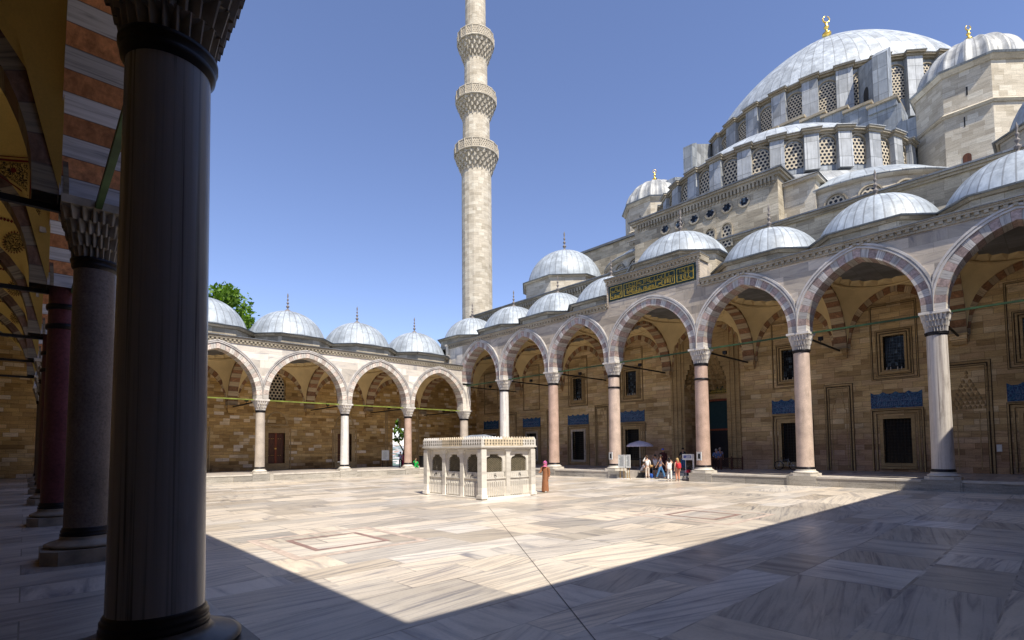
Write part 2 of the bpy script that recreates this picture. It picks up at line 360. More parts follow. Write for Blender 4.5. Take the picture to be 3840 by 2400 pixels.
M['leadS'] = lead_dome("half_lead_dome", 72, 7, 12, (.39, .425, .46))
M['lead'] = lead_flat("lead_sheet")
M['lead_l'] = lead_flat("pale_lead_sheet", (.36, .375, .39), .8, 1.5)
M['leadroof'] = lead_flat("lead_roofing", (.16, .17, .185), .7, 1.0)
M['plaster'] = plaster("cream_plaster", (.72, .56, .30))
M['plasterE'] = plaster("yellow_plaster", (.80, .60, .19))
M['latt'] = lattice("pierced_window_screen", .33, .345, (.52,.45,.34))
M['latt_s'] = lattice("fine_pierced_screen", .30, .34)
M['dark'] = plain("dark_interior", (.012, .011, .012), .6)
mg, nt, b = newmat("painted_reflection_glass", .12); gc, gf = brick(nt, coords(nt), .19, .21, .0, 0); L(nt, ramp(nt, gc, [(.3, (.008, .009, .011)), (.72, (.02, .024, .03)), (.9, (.11, .15, .19))]), b.inputs["Base Color"]); M['glass'] = mg; M['glass_d'] = plain('black_window_glass', (.010, .011, .013), .2)  # random pale blue panes are reflections painted into the glass colour
M['iron'] = plain("black_iron", (.02, .02, .022), .5, .5)
M['bronze'] = plain("dark_bronze_ring", (.025, .023, .026), .4, .6)
M['green'] = plain("green_painted_iron", (.15, .175, .03), .6, 0, .5, 1.3)
M['greenM'] = plain("dark_green_iron", (.035, .075, .03), .6, 0, .6, 1.1)
M['gold'] = plain("gilded_metal", (.83, .56, .13), .28, .9, .12, 3)
M['stonefinial'] = plain("lead_grey_finial", (.17, .15, .14), .6, 0, .3, 4)
M['tile'] = tile_mat("blue_glazed_tile")
M['wood'] = wood("dark_door_wood"); M['woodred'] = wood("red_door_stile", (.22, .05, .015)); M['woodfence'] = wood("fence_wood", (.09, .035, .02))
M['panelgreen'] = plain("dark_green_panel", (.008, .026, .022), .5, 0, .3, 3)
M['panelgold'] = plain("gold_lettering", (.42, .29, .05), .45, .25, .15, 5)
M['white_m'] = granite("white_marble_shaft", (.60,.575,.54), (.20,.19,.20), .25, .4, .55, .4, 9)
M['streak_m'] = granite("grey_streaked_marble", (.46,.42,.38), (.15,.12,.12), .3, .4, .75, .7, 9)
M['beige_g'] = granite("beige_granite", (.44,.38,.32), (.25,.2,.17), .35, .45, 0, .3)
M['pink_g'] = granite("pink_granite", (.45,.32,.255), (.2,.12,.09), .4, .42, 0, .35)
M['rose_g'] = granite("rose_granite", (.51,.40,.33), (.25,.15,.12), .35, .42, 0, .45)
M['dark_m'] = granite("dark_streaked_marble", (.22,.215,.225), (.03,.027,.036), .4, .24, .95, .3, 9, 13)
M['grey_g'] = granite("grey_mauve_granite", (.15,.125,.12), (.04,.033,.036), .55, .4, 0, .45)
M['porph'] = granite("dark_red_porphyry", (.11,.036,.05), (.02,.012,.015), .5, .35, 0, .2, 14)
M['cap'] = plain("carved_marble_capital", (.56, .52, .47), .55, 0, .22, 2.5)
M['cap_d'] = plain("painted_shade_capital", (.31, .27, .22), .55, 0, .35, 3.5)  # darker copy of the capital marble, arcade shade put into its colour
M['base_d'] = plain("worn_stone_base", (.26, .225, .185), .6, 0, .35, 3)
M['fount'] = marble_blocks("fountain_marble", (.76, .735, .69), (.70, .675, .63), (.50, .48, .45), 3.0, 2.0, .45, .002, rotmix=False)
M['fount_y'] = plain("yellowed_fountain_marble", (.55, .46, .33), .5, 0, .25, 3)
# ------------------------------------------------------------------ architecture helpers
class Fr:
    """local frame: s along the wall, t outward to the court, z up"""
    def __init__(s, o, sd, nd): s.o = o; s.sd = sd; s.nd = nd
    def __call__(s, a, t, z): return (s.o[0]+a*s.sd[0]+t*s.nd[0], s.o[1]+a*s.sd[1]+t*s.nd[1], z)
def fbox(mb, T, s0, s1, t0, t1, z0, z1, m=0):
    mb.hexa([T(s0,t0,z0), T(s1,t0,z0), T(s1,t1,z0), T(s0,t1,z0)], [T(s0,t0,z1), T(s1,t0,z1), T(s1,t1,z1), T(s0,t1,z1)], m)
def arc_pts(a, r, w, n=14, stilt=.2):
    r -= stilt; e = max((r*r-a*a)/(2*a), .02); R = a+e+w; th = acos(e/R)
    right = [(-e+R*cos(th*k/n), stilt+R*sin(th*k/n)) for k in range(n+1)]
    pts = [(-(a+w), 0)]+[(-x, z) for x, z in right]+right[::-1][1:]+[(a+w, 0)]
    d = [0]
    for p, q in zip(pts, pts[1:]): d.append(d[-1]+math.hypot(q[0]-p[0], q[1]-p[1]))
    return pts, [x/d[-1] for x in d]
def ring(mb, T, sc, zs, a, r, w0, w1, t0, t1, nv, m=0, soff=True, back=True, outer=False, clamp=None):
    I, f = arc_pts(a, r, w0); O, _ = arc_pts(a, r, w1)
    if clamp: O = [(max(-clamp, min(clamp, x)), z) for x, z in O]; I = [(max(-clamp, min(clamp, x)), z) for x, z in I]
    for i in range(len(I)-1):
        P = [(sc+I[i][0], zs+I[i][1]), (sc+I[i+1][0], zs+I[i+1][1]), (sc+O[i+1][0], zs+O[i+1][1]), (sc+O[i][0], zs+O[i][1])]
        u0, u1 = f[i]*nv, f[i+1]*nv
        mb.face([T(s, t1, z) for s, z in P], m, [(u0, 0), (u1, 0), (u1, w1-w0), (u0, w1-w0)])
        if back: mb.face([T(s, t0, z) for s, z in P][::-1], m, [(u0, 0), (u1, 0), (u1, w1-w0), (u0, w1-w0)][::-1])
        if soff: mb.face([T(*P[0][:1], t0, P[0][1]), T(P[1][0], t0, P[1][1]), T(P[1][0], t1, P[1][1]), T(P[0][0], t1, P[0][1])], m, [(u0, 0), (u1, 0), (u1, t1-t0), (u0, t1-t0)])
        if outer: mb.face([T(P[3][0], t1, P[3][1]), T(P[2][0], t1, P[2][1]), T(P[2][0], t0, P[2][1]), T(P[3][0], t0, P[3][1])], m, [(u0, 0), (u1, 0), (u1, t1-t0), (u0, t1-t0)])
def spandrel(mb, T, sc, zs, a, r, w, t, ztop, hs, m=0):
    O, f = arc_pts(a, r, w); O = [(max(-hs, min(hs, x)), z) for x, z in O]
    for (x0, z0), (x1, z1) in zip(O, O[1:]):
        if x1-x0 < 1e-5: continue
        mb.face([T(sc+x0, t, zs+z0), T(sc+x1, t, zs+z1), T(sc+x1, t, ztop), T(sc+x0, t, ztop)], m)
def capital(mb, c, r0, half, z0, z1, tiers=4, n=24, m=0):
    def rad(th, b, amp=1):
        sq = half/max(abs(cos(th)), abs(sin(th))); sq = min(sq, half*1.24)
        return r0*(1-b)+sq*b
    H = z1-z0-.13
    for j in range(tiers):
        za = z0+H*j/tiers; zb = z0+H*(j+1)/tiers; b0 = (j/tiers)**1.1; b1 = ((j+1)/tiers)**1.1
        off = pi/n*(j % 2); dep = .085*half/.6
        def P(k, z, b, d=0):
            th = 2*pi*k/n+off; R = rad(th, b)-d; return (c[0]+R*cos(th), c[1]+R*sin(th), z)
        for k in range(n):
            a0 = P(k-.06, za-.03, b0, -.03); a1 = P(k-.06, zb, b1, -.005); c0 = P(k+1-.18, za-.03, b0, -.03); c1 = P(k+1-.18, zb, b1, -.005)
            e0 = P(k+.42, za, b0, dep*.9); e1 = P(k+.42, za+(zb-za)*.78, b1, dep*1.35); top = P(k+.42, zb, b1, 0)
            mb.face([a0, e0, e1, a1], m); mb.face([e0, c0, c1, e1], m); mb.face([a1, e1, top], m); mb.face([e1, c1, top], m)
            d0 = P(k+1-.06, za-.03, b0, -.03); d1 = P(k+1-.06, zb, b1, -.005); mb.face([c0, d0, d1, c1], m)
        mb.face([P(k*.5, zb, b1, .0) for k in range(2*n)], m)
        mb.face([P(k*.5, za+.01, b0, .02) for k in range(2*n)], m)
    h = half*1.03; mb.box(c[0]-h, c[0]+h, c[1]-h, c[1]+h, z1-.13, z1, m)
def octa(cx, cy, a, z, k=.41421):
    b = a*k; return [(cx-a, cy-b, z), (cx-b, cy-a, z), (cx+b, cy-a, z), (cx+a, cy-b, z), (cx+a, cy+b, z), (cx+b, cy+a, z), (cx-b, cy+a, z), (cx-a, cy+b, z)]
def cap_prof(R, h, n=14, r_end=.02):
    rho = (R*R+h*h)/(2*h); pm = math.asin(min(1, R/rho)); 
    if h > R: pm = pi-pm
    return [(max(r_end, rho*sin(pm*(1-k/n))), rho*cos(pm*(1-k/n))-rho*cos(pm)) for k in range(n+1)]
def finial(parent, c, h, mat, gold=False, name='finial'):
    mb = MB(); s = h
    prof = [(.20*s, -.06*s), (.17*s, .04*s), (.055*s, .13*s), (.03*s, .19*s), (.085*s, .25*s), (.085*s, .29*s), (.03*s, .34*s), (.025*s, .39*s), (.065*s, .44*s), (.065*s, .475*s), (.022*s, .52*s), (.02*s, .57*s), (.05*s, .62*s), (.05*s, .65*s), (.015*s, .70*s), (.03*s, .78*s), (.04*s, .86*s), (.004*s, 1.0*s)]
    if gold:
        prof = [(.13*s, -.05*s), (.10*s, .05*s), (.06*s, .1*s), (.10*s, .15*s), (.06*s, .2*s), (.15*s, .27*s), (.15*s, .33*s), (.05*s, .42*s), (.035*s, .48*s), (.09*s, .55*s), (.09*s, .59*s), (.03*s, .65*s), (.055*s, .70*s), (.02*s, .74*s)]
    mb.lathe(prof, c, 12)
    if gold:   # open crescent
        cz = c[2]+.87*s; R = .12*s
        pts = [(c[0]-R*sin(a)*.731, c[1]+R*sin(a)*.682, cz-R*cos(a)) for a in [radians(x) for x in range(-165, 166, 15)]]
        mb.path(pts, .02*s, radii=[.013*s+.016*s*abs(cos((i/(len(pts)-1)-.5)*pi)) for i in range(len(pts))])
    return mb.build(name, mat, parent, c)
def dome(parent, cx, cy, z0, R, h, mat, drum_a=None, zroof=None, fin=1.5, finmat=None, k=.41421, drum_mat=None, gold=False, name='dome', flute=0, label=None):
    mb = MB(); prof = cap_prof(R, h); n = 64
    if flute:
        rows = [[(cx+(r*(1+flute*max(0, cos(16*2*pi*q/128))))*cos(2*pi*q/128), cy+(r*(1+flute*max(0, cos(16*2*pi*q/128))))*sin(2*pi*q/128), z0+z) for q in range(128)] for r, z in prof]
        mb.grid(rows, closed=True)
    else: mb.lathe(prof, (cx, cy, z0), n)
    d = mb.build(name, mat, parent, (cx, cy, z0)); 
    if label: tag(d, label)
    if drum_a:
        mb = MB(); mb.hexa(octa(cx, cy, drum_a, zroof, k), octa(cx, cy, drum_a, z0-.32, k), 0)
        mb.hexa(octa(cx, cy, drum_a+.12, z0-.32, k), octa(cx, cy, drum_a+.22, z0-.18, k), 0)
        lo = octa(cx, cy, drum_a+.36, z0-.178, k); hi = octa(cx, cy, drum_a+.40, z0-.12, k); mb.hexa(lo, hi, 1)
        top = [(cx+(R-.05)*cos(2*pi*q/8+pi+pi/8), cy+(R-.05)*sin(2*pi*q/8+pi+pi/8), z0+.05) for q in range(8)]
        mb.hexa([(x, y, z0-.12) for x, y, z in hi], top, 1)
        mb.build('drum', [drum_mat or M['stone'], M['lead']], d, (cx, cy, zroof))
    if fin: finial(d, (cx, cy, z0+h), fin, finmat or M['stonefinial'], gold)
    return d
def vault(parent, x0, x1, y0, y1, zs, H, mat):
    cx, cy, bx, by = (x0+x1)/2, (y0+y1)/2, (x1-x0)/2, (y1-y0)/2; mb = MB(); N = 96; rows = []
    for k in range(7):
        row = []
        for j in range(N):
            th = 2*pi*j/N; out = min(1/max(1e-9, abs(cos(th))), 1/max(1e-9, abs(sin(th)))); p = out+(1-out)*k/6
            row.append((cx+bx*p*cos(th), cy+by*p*sin(th), zs+H*sqrt(max(0, 2-p*p))))
        rows.append(row)
    mb.grid(rows, closed=True)
    z = zs+H
    def Q(i, p, zz): th = 2*pi*i/20; return (cx+bx*p*cos(th), cy+by*p*sin(th), zz)
    C = 80; mb.grid([[Q(i/4, .999, z) for i in range(C)], [Q(i/4, .94, z+.01) for i in range(C)], [Q(i/4, .93, z+.10) for i in range(C)], [Q(i/4, .965, z+.14) for i in range(C)]], closed=True, smooth=False)
    for i in range(20):
        A, B_, A2, Ct, C2 = Q(i, .965, z+.14), Q(i+.5, .80, z+.34), Q(i+1, .965, z+.14), Q(i, .62, z+.95), Q(i+1, .62, z+.95)
        mb.face([A, B_, Ct]); mb.face([A, A2, B_]); mb.face([B_, A2, C2]); mb.face([B_, C2, Ct])
    mb.grid([[Q(i, p, zz) for i in range(20)] for p, zz in ((.62, z+.95), (.4, z+1.15), (.02, z+1.25))], closed=True)
    return mb.build('vault', mat, parent, (cx, cy, zs))
def column(parent, x, y, r, zc, zs, half, ms, mc, mbm, plinth=.75, ph=.16, rings=(), label=None, chamfer=.35, tiers=3, n=24, seg=40):
    mb = MB(); mb.lathe([(r*1.03, .40), (r*1.05, .46), (r*1.03, .5), (r, 1.6), (r*.93, zc)], (x, y, 0), seg)
    c = mb.build('column', ms, parent, (x, y, 0))
    if label: tag(c, label)
    mb = MB(); p = plinth; q = p*chamfer
    lo = [(x-p, y-p+q, .0), (x-p+q, y-p, 0), (x+p-q, y-p, 0), (x+p, y-p+q, 0), (x+p, y+p-q, 0), (x+p-q, y+p, 0), (x-p+q, y+p, 0), (x-p, y+p-q, 0)]
    hi = [(a, b, ph) for a, b, _ in lo]; mb.hexa(lo, hi)
    R = p*.93; h = .40-ph
    mb.lathe([(R*.9, ph), (R, ph+h*.15), (R, ph+h*.3), (R*.93, ph+h*.42), (r+.55*(R-r)*.6, ph+h*.62), (r*1.14, ph+h*.75), (r*1.16, ph+h*.9), (r*1.1, ph+h)], (x, y, 0), 40)
    mb.build('base', mbm, c, (x, y, 0))
    mb = MB(); mb.lathe([(r*1.04, .385), (r*1.15, .40), (r*1.15, .43), (r*1.09, .445), (r*1.13, .46), (r*1.13, .485), (r*1.07, .5), (r*1.09, .515), (r*1.035, .54)], (x, y, 0), 40)
    mb.build('base_ring', M['bronze'], c, (x, y, .4))
    mb = MB(); rr = r*.94; mb.lathe([(rr, zc-.06), (rr*1.10, zc-.02), (rr*1.12, zc+.02), (rr*1.08, zc+.04), (rr*1.17, zc+.075), (rr*1.17, zc+.11), (rr*1.0, zc+.14), (rr*.9, zc+.15)], (x, y, 0), 40)
    mb.build('collar', M['bronze'], c, (x, y, zc))
    for zr in rings:
        mb = MB(); mb.lathe([(r*.95, zr-.07), (r*1.05, zr-.06), (r*1.08, zr), (r*1.05, zr+.06), (r*.95, zr+.07)], (x, y, 0), 36); mb.build('shaft_ring', M['bronze'], c, (x, y, zr))
    mb = MB(); capital(mb, (x, y), rr*1.0, half, zc+.12, zs, tiers, n); mb.build('capital', mc, c, (x, y, zc))
    return c
def cornice(parent, T, s0, s1, ht, zt, mat, leadm, pr=.22, dent=.30, ends=True):
    mb = MB()
    fbox(mb, T, s0, s1, -ht, ht+.08, zt-.52, zt-.40); fbox(mb, T, s0, s1, -ht, ht+pr*.78, zt-.24, zt-.12); fbox(mb, T, s0, s1, -ht, ht+pr*.25, zt-.40, zt-.24)
    n = int((s1-s0)/dent)
    for i in range(n):
        a = s0+(i+.25)*(s1-s0)/n; fbox(mb, T, a, a+dent*.52, ht+pr*.25, ht+pr*.68, zt-.395, zt-.245)
    fbox(mb, T, s0-.02, s1+.02, -ht-.02, ht+pr, zt-.12, zt-.05); fbox(mb, T, s0-.04, s1+.04, -ht-.04, ht+pr+.05, zt-.049, zt, 1)
    return mb.build('cornice', [mat, leadm], parent, T(s0, 0, zt))
def wall_open(mb, T, s0, s1, z0, z1, t0, t1, ops, m=0):
    S = sorted({s0, s1, *[o[0] for o in ops], *[o[1] for o in ops]}); Z = sorted({z0, z1, *[o[2] for o in ops], *[o[3] for o in ops]})
    for sa, sb in zip(S, S[1:]):
        for za, zb in zip(Z, Z[1:]):
            sm, zm = (sa+sb)/2, (za+zb)/2
            if any(o[0] < sm < o[1] and o[2] < zm < o[3] for o in ops): continue
            mb.face([T(sa, t1, za), T(sb, t1, za), T(sb, t1, zb), T(sa, t1, zb)], m)
            mb.face([T(sa, t0, za), T(sa, t0, zb), T(sb, t0, zb), T(sb, t0, za)], m)
    for a, b, c, d in ops:
        for p in ([(a, t0, c), (a, t1, c), (a, t1, d), (a, t0, d)], [(b, t0, c), (b, t0, d), (b, t1, d), (b, t1, c)], [(a, t0, d), (a, t1, d), (b, t1, d), (b, t0, d)], [(a, t0, c), (b, t0, c), (b, t1, c), (a, t1, c)]):
            mb.face([T(*q) for q in p], m)
    mb.face([T(s0, t0, z1), T(s0, t1, z1), T(s1, t1, z1), T(s1, t0, z1)], m)
    for s in (s0, s1): mb.face([T(s, t0, z0), T(s, t1, z0), T(s, t1, z1), T(s, t0, z1)], m)
def frame(mb, T, s0, s1, z0, z1, w, t0, t1, m=0, bottom=True):
    fbox(mb, T, s0-w, s0, t0, t1, z0 if not bottom else z0-w, z1+w, m); fbox(mb, T, s1, s1+w, t0, t1, z0 if not bottom else z0-w, z1+w, m)
    fbox(mb, T, s0, s1, t0, t1, z1, z1+w, m)
    if bottom: fbox(mb, T, s0, s1, t0, t1, z0-w, z0, m)
def grille(mb, T, s0, s1, z0, z1, t, ns, nz, r=.018, m=0):
    for i in range(1, ns): s = s0+(s1-s0)*i/ns; mb.bar(T(s, t, z0), T(s, t, z1), r, m, 4)
    for i in range(1, nz): z = z0+(z1-z0)*i/nz; mb.bar(T(s0, t, z), T(s1, t, z), r, m, 4)
    for i in range(1, ns):
        for j in range(1, nz):
            s = s0+(s1-s0)*i/ns; z = z0+(z1-z0)*j/nz; fbox(mb, T, s-r*1.7, s+r*1.7, t-r*1.7, t+r*1.7, z-r*1.7, z+r*1.7, m)
def arch_plate(mb, T, sc, z0, a, zspring, r, t, m=0, n=10, stilt=.05):
    """flat arched panel"""
    I, f = arc_pts(a, r, 0, n, stilt); pts = [(sc+x, zspring+z) for x, z in I]
    mb.face([T(sc-a, t, z0), T(sc+a, t, z0)]+[T(s, t, z) for s, z in pts[::-1]], m, [(sc-a, z0), (sc+a, z0)]+[(s, z) for s, z in pts[::-1]])

def arcade(par, T, cols, zs, rise, zt, ht, depth, vw, mw, mats, nv=23, bays=None, rises=None, wall_mat=None, domes=None, vault_mat=None, dome_kw=None, trans=None, tmat=None, roof=True, s_ext=None, tie=None, backarch=True, lamp=True, moulding=True, warm=None):
    """cols: positions of the columns along s; rises: {bay: rise}"""
    vmat, wmat = mats
    H = rise+.18
    hw = vw
    for i in range(len(cols)-1):
        s0, s1 = cols[i], cols[i+1]; sc = (s0+s1)/2; hs = (s1-s0)/2; a = hs-vw; r = (rises or {}).get(i, rise)
        mb = MB(); ring(mb, T, sc, zs, a, r, 0, vw, -ht-.02, ht+.03, nv); ar = mb.build('arch', vmat, par, T(sc, 0, zs))
        if moulding:
            mb = MB(); ring(mb, T, sc, zs, a, r, vw-.02, vw+mw, ht-.02, ht+.06, nv, back=False, outer=True, clamp=hs-.002); ring(mb, T, sc, zs, a, r, vw-.01, vw+mw*.26, ht+.05, ht+.10, nv, back=False, outer=True, clamp=hs-.003)
            ring(mb, T, sc, zs, a, r, vw+mw*.52, vw+mw*.92, ht+.05, ht+.115, nv, back=False, outer=True, clamp=hs-.004)
            mb.build('arch_moulding', M['mould'], ar, T(sc, 0, zs))
        mb = MB()
        for t in (ht, -ht): spandrel(mb, T, sc, zs, a, r, vw+.001, t, zt-.4, hs)
        mb.face([T(s0, -ht, zt-.4), T(s1, -ht, zt-.4), T(s1, ht, zt-.4), T(s0, ht, zt-.4)])
        mb.build('spandrel_wall', (warm or {}).get(i, wmat), par, T(sc, 0, zt))
        if vault_mat:
            p0 = T(s0+.40, -ht, 0); p1 = T(s1-.40, -depth, 0)
            vault(par, min(p0[0], p1[0]), max(p0[0], p1[0]), min(p0[1], p1[1]), max(p0[1], p1[1]), zs, max(r, rise)+.22, vault_mat)
            if backarch:
                mb = MB(); ring(mb, T, sc, zs, a-.05, r-.15, 0, .42, -depth-.01, -depth+.12, 25, back=False, outer=True)
                mb.build('wall_arch', tmat, par, T(sc, -depth, zs))
        if tie:
            mb = MB(); g = ht*0; fbox(mb, T, s0+vw*.8, s1-vw*.8, -.045, .045, zs-.10, zs+.0); tr = mb.build('tie_rod', tie, par, T(sc, 0, zs))
    for i, s in enumerate(trans or []):
        T2 = Fr(T(s, 0, 0)[:2], T.nd, (-T.sd[0], -T.sd[1])); c = -(ht+depth)/2; a2 = (depth-ht)/2-.35
        mb = MB(); ring(mb, T2, c, zs, a2, rise, 0, .42, -.40, .40, 25); ring(mb, T2, c, zs, a2, rise, .38, .45, -.44, .44, 25, soff=False, outer=False)
        mb.build('transverse_arch', tmat, par, T(s, -depth/2, zs))
        mb = MB()
        for t in (-.40, .40): spandrel(mb, T2, c, zs, a2, rise, .41, t, zt-.5, (depth-ht)/2)
        fbox(mb, T, s-.41, s+.41, -depth, -depth+.55, zs-.32, zs); fbox(mb, T, s-.36, s+.36, -depth, -depth+.30, zs-.60, zs-.32); fbox(mb, T, s-.45, s+.45, -depth, -depth+.62, zs-.08, zs+.05)
        mb.build('vault_rib_wall', wall_mat, par, T(s, -depth/2, zs))
        mb = MB(); fbox(mb, T, s-.05, s+.05, -depth+.3, -.3, zs-.14, zs-.04); tr = mb.build('tie_rod', M['iron'], par, T(s, -depth/2, zs))
        if lamp:
            mb = MB(); fbox(mb, T, s-.13, s+.13, -depth*.45-.10, -depth*.45+.10, zs+.10, zs+.34); mb.bar(T(s, -depth*.45, zs-.05), T(s, -depth*.45, zs+.12), .025); mb.build('floodlight', M['iron'], tr, T(s, -depth*.45, zs))
    if roof:
        e0, e1 = s_ext or (cols[0], cols[-1]); mb = MB()
        mb.hexa([T(e0, ht-.02, zt-.42), T(e1, ht-.02, zt-.42), T(e1, -depth-.3, zt-.42), T(e0, -depth-.3, zt-.42)], [T(e0, ht-.02, zt-.06), T(e1, ht-.02, zt-.06), T(e1, -depth-.3, zt+.25), T(e0, -depth-.3, zt+.25)])
        mb.build('roof', M['leadroof'], par, T(e0, -depth/2, zt))
    for i in range(len(cols)-1):
        if domes and i in domes:
            kw = dict(dome_kw); kw.update(domes[i] or {}); sc = (cols[i]+cols[i+1])/2; p = T(sc, -(depth+ht)/2+kw.pop('dt', 0), 0)
            dome(par, p[0], p[1], kw.pop('z0'), kw.pop('R'), kw.pop('h'), kw.pop('mat'), zroof=zt-.3, **kw)
# ------------------------------------------------------------------ the ground, the platforms, the far view
HC = -.556
XM, YF, XE, YS = 34.16, 44.12, .79, -1.9
XB, YB = 42.45, 52.21            # back walls (prayer hall front, far arcade)
def flat(name, x0, x1, y0, y1, z, mat, kind='structure', label=None):
    mb = MB(); mb.face([(x0, y0, z), (x1, y0, z), (x1, y1, z), (x0, y1, z)]); o = mb.build(name, mat, None, ((x0+x1)/2, (y0+y1)/2, z)); return tag(o, label, None, None, kind)
mb = MB(); mb.face([(-400, -400, -.62), (90, -400, -.62), (90, 54, -.62), (-400, 54, -.62)])
mb.face([(-400, 54, -.62), (90, 54, -.62), (90, 130, -14), (-400, 130, -14)]); mb.face([(-400, 130, -14), (90, 130, -14), (90, 420, -52), (-400, 420, -52)])
mb.face([(90, -400, -.62), (400, -400, -30), (400, 420, -52), (90, 130, -14), (90, 54, -.62)])
tag(mb.build('ground', plain("dry_ground", (.16, .15, .09), .9, 0, .3, .2)), None, None, None, 'structure')
flat('court_floor', XE, XM, YS, YF, HC, M['floor'])
def platform(name, rects):
    mb = MB()
    for x0, x1, y0, y1, z in rects: mb.box(x0, x1, y0, y1, -.615, z)
    return tag(mb.build(name, M['pfloor'], None, (rects[0][0], rects[0][2], 0)), None, None, None, 'structure')
PE = .80  # platform edge in front of the columns
platform('portico_pavement', [(XM-PE+.5, XB+.2, YS-8.3, 17.95, 0), (XM-PE+.5, XB+.2, 23.15, YB+.2, 0), (36.8, XB+.2, 17.95, 23.15, 0)])
platform('far_arcade_pavement', [(XE-8.3, XM-PE+.5, YF-PE+.5, YB+.2, 0)])
platform('near_arcade_pavement', [(XE-8.3, XE+PE-.5, YS-8.3, YF-PE+.5, 0)])
platform('side_arcade_pavement', [(XE+PE-.5, XM-PE+.5, YS-8.3, YS+PE-.5, 0)])
# kerbs: face stone with a paler top
def kerb(name, label, runs):
    mb = MB()
    for T, s0, s1 in runs:
        fbox(mb, T, s0, s1, PE-.5, PE, HC-.02, -.10, 0); fbox(mb, T, s0-.0, s1+.0, PE-.501, PE+.03, -.10, .004, 1)
    return tag(mb.build(name, [M['kerb'], M['kerbcap']], None, runs[0][0](runs[0][1], PE, 0)), label, None, None, 'structure')
TM = Fr((XM, 0), (0, 1), (-1, 0)); TF = Fr((0, YF), (1, 0), (0, -1)); TE = Fr((XE, 0), (0, 1), (1, 0)); TS = Fr((0, YS), (1, 0), (0, 1))
kerb("kerb", None, [(TM, YS+PE-.5, 17.95), (TM, 23.15, YF-PE+.5)])
kerb('far_kerb', None, [(TF, XE+PE, XM-PE)]); kerb('near_kerb', None, [(TE, YS+PE-.5, YF-PE+.5)]); kerb('side_kerb', None, [(TS, XE+PE, XM-PE)])
mb = MB(); mb.box(35.7, 36.25, 17.96, 23.14, HC-.02, -.37); mb.box(36.25, 36.81, 17.96, 23.14, HC-.02, -.18); mb.box(XM-PE+.5, 35.7, 17.96, 23.14, HC-.03, HC+.012)
tag(mb.build('portal_steps', M['kerbcap'], None, (35, 20.5, HC)), None, None, None, 'structure')
mb = MB()
for x in (13.68, 20.78, 27.27): mb.box(x-.78, x+.78, YF-PE-.06, YF-PE+.1, HC-.02, .012)
for y in (4.52, 10.93, 17.2, 24.0, 31.2, 37.69): mb.box(XM-PE-.05, XM-PE+.1, y-.8, y+.8, HC-.02, .012)
tag(mb.build('kerb_blocks', M['kerb'], None, (13.68, YF, 0)), None, None, None, 'structure')
# inlaid porphyry frames and the drain joint
def inlay(cx, cy, ang, sizes, name):
    ca, sa = cos(ang), sin(ang); mb = MB()
    for hw, w, m in sizes:
        def P(a, b): return (cx+a*ca-b*sa, cy+a*sa+b*ca, HC+.004)
        o, i = hw, hw-w
        for q in ([(-o, -o), (o, -o), (i, -i), (-i, -i)], [(o, -o), (o, o), (i, i), (i, -i)], [(o, o), (-o, o), (-i, i), (i, i)], [(-o, o), (-o, -o), (-i, -i), (-i, i)]):
            mb.face([P(*p) for p in q], m)
    tag(mb.build(name, [plain("worn_pink_inlay", (.46, .37, .31), .5, 0, .3, 5), plain("red_porphyry_inlay", (.26, .165, .14), .45, 0, .35, 6)], None, (cx, cy, HC)), None, None, None, 'structure')
inlay(5.95, 13.0, 0, [(1.7, .22, 0), (.98, .15, 1)], 'floor_inlay')
inlay(17.05, 8.75, 0, [(1.75, .2, 0), (.95, .16, 1)], 'floor_inlay')
mb = MB(); a = Vector((13.9, 16.4)); b = Vector((5.0, 3.9)); d = (b-a).normalized(); n = Vector((-d.y, d.x))*.008
mb.face([(a.x+n.x, a.y+n.y, HC+.004), (a.x-n.x, a.y-n.y, HC+.004), (b.x-n.x, b.y-n.y, HC+.004), (b.x+n.x, b.y+n.y, HC+.004)])
tag(mb.build('floor_drain_joint', plain("dark_joint", (.11, .095, .08), .8, 0, .5, 3), None, (9, 10, HC)), None, None, None, 'structure')

# far shore seen through the side gate: water and a built-up hillside
flat('water', -900, 900, 420, 900, -52, plain("strait_water", (.10, .17, .22), .15))
mb = MB(); rows = []
for j in range(14):
    f = j/13; rows.append([(-700+i*50, 880+f*700, -54+80*f**.8+6*sin(i*.9)+4*sin(i*2.1+f*5)) for i in range(46)])
mb.grid(rows)
mh, nt, b = newmat("city_hillside", .9); o = coords(nt, 'Object')
v = nt.nodes.new("ShaderNodeTexVoronoi"); L(nt, mapping(nt, o, (1, 1, 2.2)), v.inputs["Vector"]); v.inputs["Scale"].default_value = .08
hs_ = sep(nt, v.outputs["Color"]); L(nt, ramp(nt, hs_[0], [(.2, (.10, .15, .13)), (.45, (.30, .33, .36)), (.7, (.48, .44, .42)), (.9, (.40, .27, .22))], 'CONSTANT'), b.inputs["Base Color"])
tag(mb.build('hills', mh, None, (0, 1000, -50)), None, None, None, 'structure')

